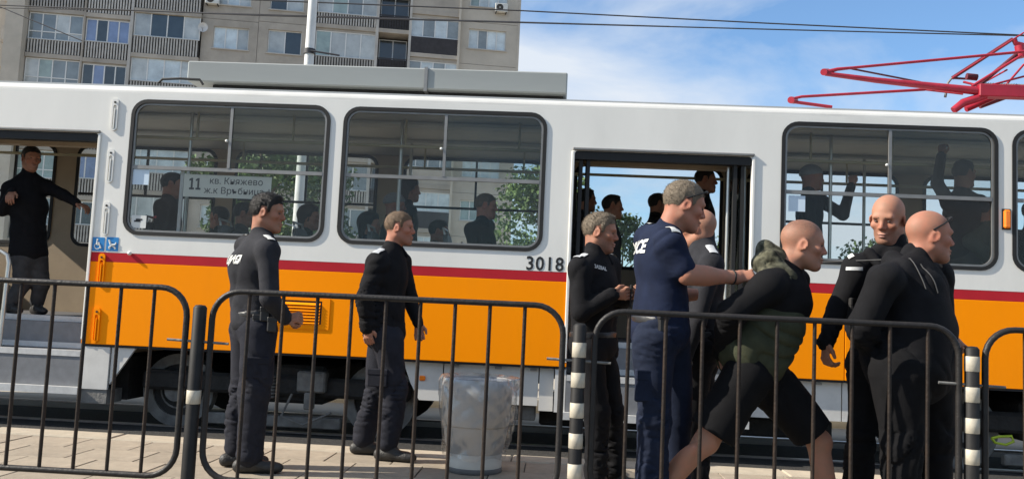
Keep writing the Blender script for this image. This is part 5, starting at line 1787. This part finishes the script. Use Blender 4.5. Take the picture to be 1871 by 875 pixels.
# officer in a navy polo, arm stretched out
t4 = person('grey haired officer in navy police polo with bare arm stretched out, sunglasses on head', 4.45, (1251, 376, 0), 15, dict(
    neck=(1222, 424, 0), sR=(1226, 448, -0.18), sL=(1184, 438, 0.17), chest=(1208, 482, 0), waist=(1206, 552, 0), pelvis=(1204, 600, 0),
    eR=(1256, 502, -0.20), wR=(1346, 507, -0.10), eL=(1200, 520, 0.24), wL=(1225, 590, 0.26),
    hR=(1196, 628, -0.09), hL=(1226, 626, 0.09), kR=(1192, 768, -0.10), kL=(1236, 765, 0.12), aR=(1190, 930, -0.1), aL=(1240, 920, 0.12)),
    hz=8, hp=-14, hs=1.04, seed=41, bulk=(1.08, 1.12, 1.08), hair=('crop', H_GREY), sk=S_RED, sleeve='short', top=C_NAVY, legs=C_JEAN, group=PLAT, res=0.010, fold=0.008, collar=0.02,
    hands=dict(R=(D(.97, .1, .18), D(.15, .75, -.55), 0.95, D(0.1, 0.4, 1))), legw=1.02)
wrap(t4, t4['top'], text_mesh('POLICE', 0.094, 0.0035), t4['J']['chest'] - t4['f'] * 0.1 - t4['r'] * 0.065 + D(0, 0, 0.075), t4['r'], -t4['f'], M_WHITE, 'back_lettering', None, 0.004)
pouch(t4, 'cargo_pocket', at(1186, 705, 4.45 - 0.165), (0.070, 0.016, 0.15), 15, C_JEAN)
pouch(t4, 'radio', at(1212, 590, 4.45 - 0.17), (0.028, 0.02, 0.09), 15)
epaulette(t4, 'R', M_WHITE); epaulette(t4, 'L', M_WHITE)
shades(t4)
wv = t4['J']['wR']; we = nrm(t4['J']['eR'] - wv)
MB().tube([wv + we * (0.025) + 0.032 * (math.cos(a) * nrm(np.cross(we, D(0, 0, 1))) + math.sin(a) * D(0, 0, 1)) - t4['base'] for a in np.linspace(0, 6.283, 17)[:-1]], 0.006, 6, closed=True).build('wristband', m_rubber, t4['root'])
# bald officer half hidden behind the polo
o5 = person('bald officer in dark jacket mostly hidden behind the man in the navy polo', 5.15, (1276, 418, 0), 160, dict(
    neck=(1283, 449, 0), sR=(1268, 482, 0.17), sL=(1300, 484, -0.17), chest=(1285, 515, 0), waist=(1282, 580, 0), pelvis=(1280, 625, 0)),
    hz=150, hs=0.97, collar=0.035, seed=51, hair=None, scalp=0.2, sk=S_PALE, top=C_UNI, legs=C_BLACK, group=PLAT, res=0.013)
epaulette(o5, 'L', M_GREYB); epaulette(o5, 'R', M_GREYB)
# the detained young man
m6 = person('young man with shaved head, camouflage hood and black shorts, bent forward, held', 4.50, (1468, 447, 0), -4, dict(
    neck=(1433, 492, 0), sR=(1404, 522, -0.18), sL=(1450, 512, 0.17), chest=(1432, 552, 0), waist=(1398, 618, 0), pelvis=(1376, 668, 0),
    eR=(1338, 572, -0.20), wR=(1318, 642, -0.02), eL=(1362, 575, 0.20), wL=(1330, 640, 0.10),
    hR=(1362, 690, -0.09), hL=(1398, 688, 0.09), kR=(1288, 808, -0.10), kL=(1496, 806, 0.12), aR=(1160, 905, -0.10), aL=(1528, 920, 0.12)),
    hz=-8, hp=-6, hs=1.05, seed=61, bulk=(1.04, 1.20, 1.05), hair=None, scalp=0.95, beard=0.12, sk=S_PALE, top=C_SHORT, legs=C_SHORT, shorts=True, boot=False, shoe=C_SHOE, belt=False, fold=0.007, res=0.010, group=PLAT, arm=1.16, legw=1.08, collar=0.0,
    hands=dict(R=(D(.05, .2, -1), D(1, .2, 0), 0.7), L=(D(.0, -.2, -1), D(1, 0, 0), 0.7)))
J = m6['J']
blob(m6, 'hoodie_body', [ECap(J['waist'] * 0.60 + J['chest'] * 0.40, J['pelvis'] + D(0.0, 0, 0.060), m6['side'], 0.190, 0.160, 0.200, 0.172)], C_OLIVE, 0.03, 0.008, folds(0.013, 3, 34, 15))
hd_pts = [(1400, 462, 0.0), (1392, 480, -0.06), (1404, 500, -0.11), (1424, 506, -0.10)]
hq = [at(a, b, 4.50 + c) for (a, b, c) in hd_pts]
hl = [at(a, b, 4.50 + c) for (a, b, c) in ((1400, 462, 0.0), (1404, 462, 0.08), (1424, 470, 0.12), (1444, 492, 0.08))]
pr = [Cap(hq[i], hq[i + 1], 0.042 - 0.003 * i, 0.040 - 0.003 * i) for i in range(3)] + [Cap(hl[i], hl[i + 1], 0.040, 0.036) for i in range(3)]
pr += [Cap(at(1408, 470, 4.42), at(1440, 506, 4.385), 0.046, 0.034), Cap(at(1440, 506, 4.385), at(1462, 512, 4.44), 0.030, 0.022), Cap(at(1408, 466, 4.57), at(1446, 500, 4.60), 0.044, 0.034)]
pr += [Ell(at(1412, 472, 4.5), ((1, 0, 0), (0, 1, 0), (0, 0, 1)), (0.07, 0.085, 0.062)), Ell(at(1398, 452, 4.5), ((1, 0, 0), (0, 1, 0), (0, 0, 1)), (0.035, 0.055, 0.035))]
blob(m6, 'hood', pr, C_CAMO, 0.025, 0.008, folds(0.010, 8, 48, 24))
# bald officer facing left
o7 = person('tall bald officer in black jacket facing left, looking down at the bent man', 4.78, (1622, 400, 0), -140, dict(
    neck=(1632, 452, 0.02), sR=(1566, 492, -0.04), sL=(1690, 488, 0.10), chest=(1622, 532, 0.02), waist=(1618, 602, 0.02), pelvis=(1612, 655, 0.02),
    eR=(1532, 560, -0.04), wR=(1509, 624, -0.10), eL=(1712, 560, 0.08), wL=(1735, 612, -0.02),
    hR=(1586, 672, 0.0), hL=(1640, 672, 0.06), kR=(1574, 780, -0.02), kL=(1650, 785, 0.05), aR=(1568, 905, 0.0), aL=(1655, 905, 0.08)),
    hz=-128, hp=-16, hr=4, hs=1.07, seed=71, bulk=(1.08, 1.15, 1.05), hair=None, beard=0.5, scalp=0.16, sk=S_PALE, top=C_BLACK, legs=C_SHORT, group=PLAT, collar=0.03, arm=1.05,
    hands=dict(R=(D(-.05, -.1, -1), D(.8, .2, 0), 0.4, D(.2, -1, 0)), L=(D(.3, -.3, -.6), D(-.3, -1, 0), 0.5)))
wrap(o7, o7['top'], patch(0.075, 0.018), o7['J']['chest'] + o7['f'] * 0.1 + o7['r'] * 0.045 + D(0, 0, 0.105), -o7['r'], o7['f'], M_GREYB, 'name_patch', None, 0.005)
wrap(o7, o7['top'], patch(0.03, 0.05), at(1549, 462, 4.7), D(0.7, -0.2, 0.5), D(-0.75, -0.6, 0.5), M_WHITE, 'shoulder_patch', None, 0.006)
F7 = o7['fr'][0]
blob(o7, 'collar_flap', [Cap(at(1588, 462, 4.70), at(1612, 492, 4.64), 0.030, 0.020), Cap(at(1650, 470, 4.68), at(1636, 495, 4.64), 0.028, 0.02)], C_BLACK, 0.015, 0.008)
pouch(o7, 'chest_pocket', o7['J']['chest'] + o7['f'] * 0.128 + o7['r'] * 0.075 + D(0, 0, 0.02), (0.010, 0.05, 0.10), -140, C_BLACK)
pouch(o7, 'holster', at(1556, 566, 4.70), (0.03, 0.022, 0.12), -140)
# heavy bald man in a hoodie
m8 = person('heavy bald man in black hoodie facing right, sunglasses pushed up on his head', 4.45, (1699, 432, 0), -12, dict(
    neck=(1672, 482, 0), sR=(1618, 512, -0.20), sL=(1706, 505, 0.19), chest=(1664, 545, 0), waist=(1678, 602, 0), pelvis=(1664, 652, 0),
    eR=(1578, 598, -0.16), wR=(1598, 660, 0.06), eL=(1718, 590, 0.26), wL=(1650, 640, 0.22),
    hR=(1648, 690, -0.10), hL=(1688, 688, 0.10), kR=(1650, 800, -0.12), kL=(1705, 798, 0.12), aR=(1648, 950, -0.12), aL=(1712, 940, 0.12)),
    hz=2, hp=-2, hs=1.07, seed=81, bulk=(1.22, 1.50, 1.52), hair=None, scalp=0.22, beard=0.3, sk=S_RED, top=C_BLACK2, legs=C_SHORT, group=PLAT, res=0.011, belt=False, arm=1.28, collar=0.03, fold=0.010, legw=1.25, boot=False, shoe=C_SHOE, hem=0.35,
    hands=dict(R=(D(.6, .5, -.3), D(.2, -.8, 0), 0.6), L=(D(-.6, .0, -.3), D(.2, -.8, 0), 0.6)))
shades(m8)
J = m8['J']
blob(m8, 'hood', [Cap(at(1632, 478, 4.45), at(1650, 492, 4.33), 0.05, 0.045), Cap(at(1650, 492, 4.33), at(1690, 506, 4.31), 0.042, 0.026), Cap(at(1632, 478, 4.45), at(1655, 486, 4.58), 0.05, 0.04), Ell(at(1640, 492, 4.43), ((1, 0, 0), (0, 1, 0), (0, 0, 1)), (0.06, 0.11, 0.05))], C_BLACK2, 0.03, 0.009, folds(0.004, 5, 40, 18))
for (a, b) in (((1697, 462), (1708, 528)), ((1718, 480), (1735, 535))):
    p0, p1 = at(*a, 4.2), at(*b, 4.2)
    q = np.array([p0 * (1 - t_) + p1 * t_ for t_ in np.linspace(0, 1, 9)])
    q = march(m8['top'], q, D(0.35, -0.94, 0)) + D(0.35, -0.94, 0) * 0.006 - m8['base']
    MB().tube([tuple(x) for x in q], 0.003, 6).build('drawstring', M_CORD, m8['root'])

# ------------------------------------------------------------------ passengers in the tram
TR = 'passengers in the tram'
def rider(label, Y, head, az, **k):
    k.setdefault('detail', False); k.setdefault('res', 0.016); k.setdefault('belt', False); k.setdefault('face', False)
    k.setdefault('top', C_BLACK); k.setdefault('legs', C_GREY); k.setdefault('fold', 0.003)
    return person(label, Y, head, az, floor=FL, group=TR, **k)
i1 = rider('man in dark jacket leaning in the open rear door with arm stretched to the pillar', 8.25, (57, 290, 0), -38, j=dict(
    sR=(18, 345, -0.1), sL=(86, 342, 0.12), eR=(4, 385, -0.12), wR=(22, 350, -0.22), eL=(115, 356, 0.08), wL=(140, 371, 0.0), chest=(52, 380, 0), waist=(52, 425, 0), pelvis=(52, 462, 0),
    hR=(42, 475, -.05), hL=(68, 475, .05), kR=(40, 520, -.05), kL=(75, 520, .05)), detail=True, res=0.012, face=True, sk=S_MID, top=C_BLACK, legs=C_GREY, hair=('crop', H_BLACK),
    hands=dict(R=(D(.2, -.5, -.4), D(0, .3, -1), 0.3), L=(D(.9, 0, -.3), D(0, .3, -1), 0.2)), boot=False, hs=1.02, hp=-6)

i2 = rider('seated man in black jacket with red trim, left in the first tram window', 8.22, (316, 339, 0), 15, pose='sit', j=dict(sR=(295, 378, -.16), sL=(318, 374, .17)), top=C_BLACK)
wrap(i2, i2['top'], patch(0.19, 0.022), i2['J']['chest'] + D(-0.06, -0.12, 0.02), D(1, 0.05, 0.05), D(-0.3, -1, 0), M_RED, 'red_trim', None, 0.006)
rider('seated passenger below the route board, dark hair', 8.40, (448, 392, 0), 10, pose='sit', top=C_GREY)
rider('seated passenger in black left of the route board end', 9.30, (400, 398, 0), 170, pose='sit')
rider('seated passenger behind the smoking officer, right end of first window', 8.45, (566, 398, 0), 0, pose='sit', hair=('long', H_BLACK))
rider('seated passenger low at the left end of the second window', 8.35, (676, 412, 0), 0, pose='sit', top=C_NAVY, hair=('long', H_BLACK))
rider('passenger in a grey cap in the second tram window', 8.60, (722, 376, 0), 10, pose='sit', hair=('cap', G_CAP), sk=S_MID)
rider('standing dark haired passenger behind the grey cap in second window', 9.20, (750, 348, 0), 20, hair=('long', H_BLACK))
rider('short seated passenger low in the middle of the second window', 9.0, (803, 424, 0), 0, pose='sit')
i9 = rider('fair haired man in black jacket seated at the right of the second window', 8.32, (889, 377, 0), 0, pose='sit', hair=('crop', H_BROWN), sk=S_RED, detail=True, res=0.013, j=dict(sR=(862, 420, -.17), sL=(890, 414, .17)), hp=-3)
rider('dark haired passenger standing inside the open door, left', 8.9, (1120, 378, 0), 0, hair=('short', H_BLACK), top=C_GREY)
rider('dark haired passenger farther back in the middle of the open door', 9.5, (1203, 374, 0), 10)
rider('tall man in black standing inside the open door at its right', 8.55, (1290, 330, 0), -10, hair=('crop', H_BLACK))
rider('passenger at the left jamb of the open door, partly hidden', 9.2, (1072, 366, 0), 10)
rider('man with a cap holding a pole in the third tram window', 8.50, (1484, 325, 0), -5, j=dict(sR=(1475, 372, -.17), sL=(1500, 368, .15), eL=(1540, 392, 0.05), wL=(1555, 340, -0.1)), hair=('cap', G_CAP),
      hands=dict(L=(D(.05, 0, 1), D(.5, .5, 0), 0.8)))
rider('large man in black with raised arm in the right of the third window', 8.30, (1762, 318, 0), 20, j=dict(sR=(1735, 372, -.17), sL=(1790, 370, .17), eR=(1712, 335, -0.15), wR=(1720, 285, -0.1)), bulk=(1.2, 1.3, 1.3), hs=1.05,
      hands=dict(R=(D(.1, .1, 1), D(.5, .5, 0), 0.4)))
rider('seated passenger in dull olive jacket low at the right of the third window', 8.25, (1805, 385, 0), 10, pose='sit', top=C_GREEN, j=dict(sR=(1775, 440, -.18), sL=(1812, 430, .17)))
rider('passenger beyond the fourth window at the right edge', 8.4, (1890, 390, 0), 10, pose='sit')
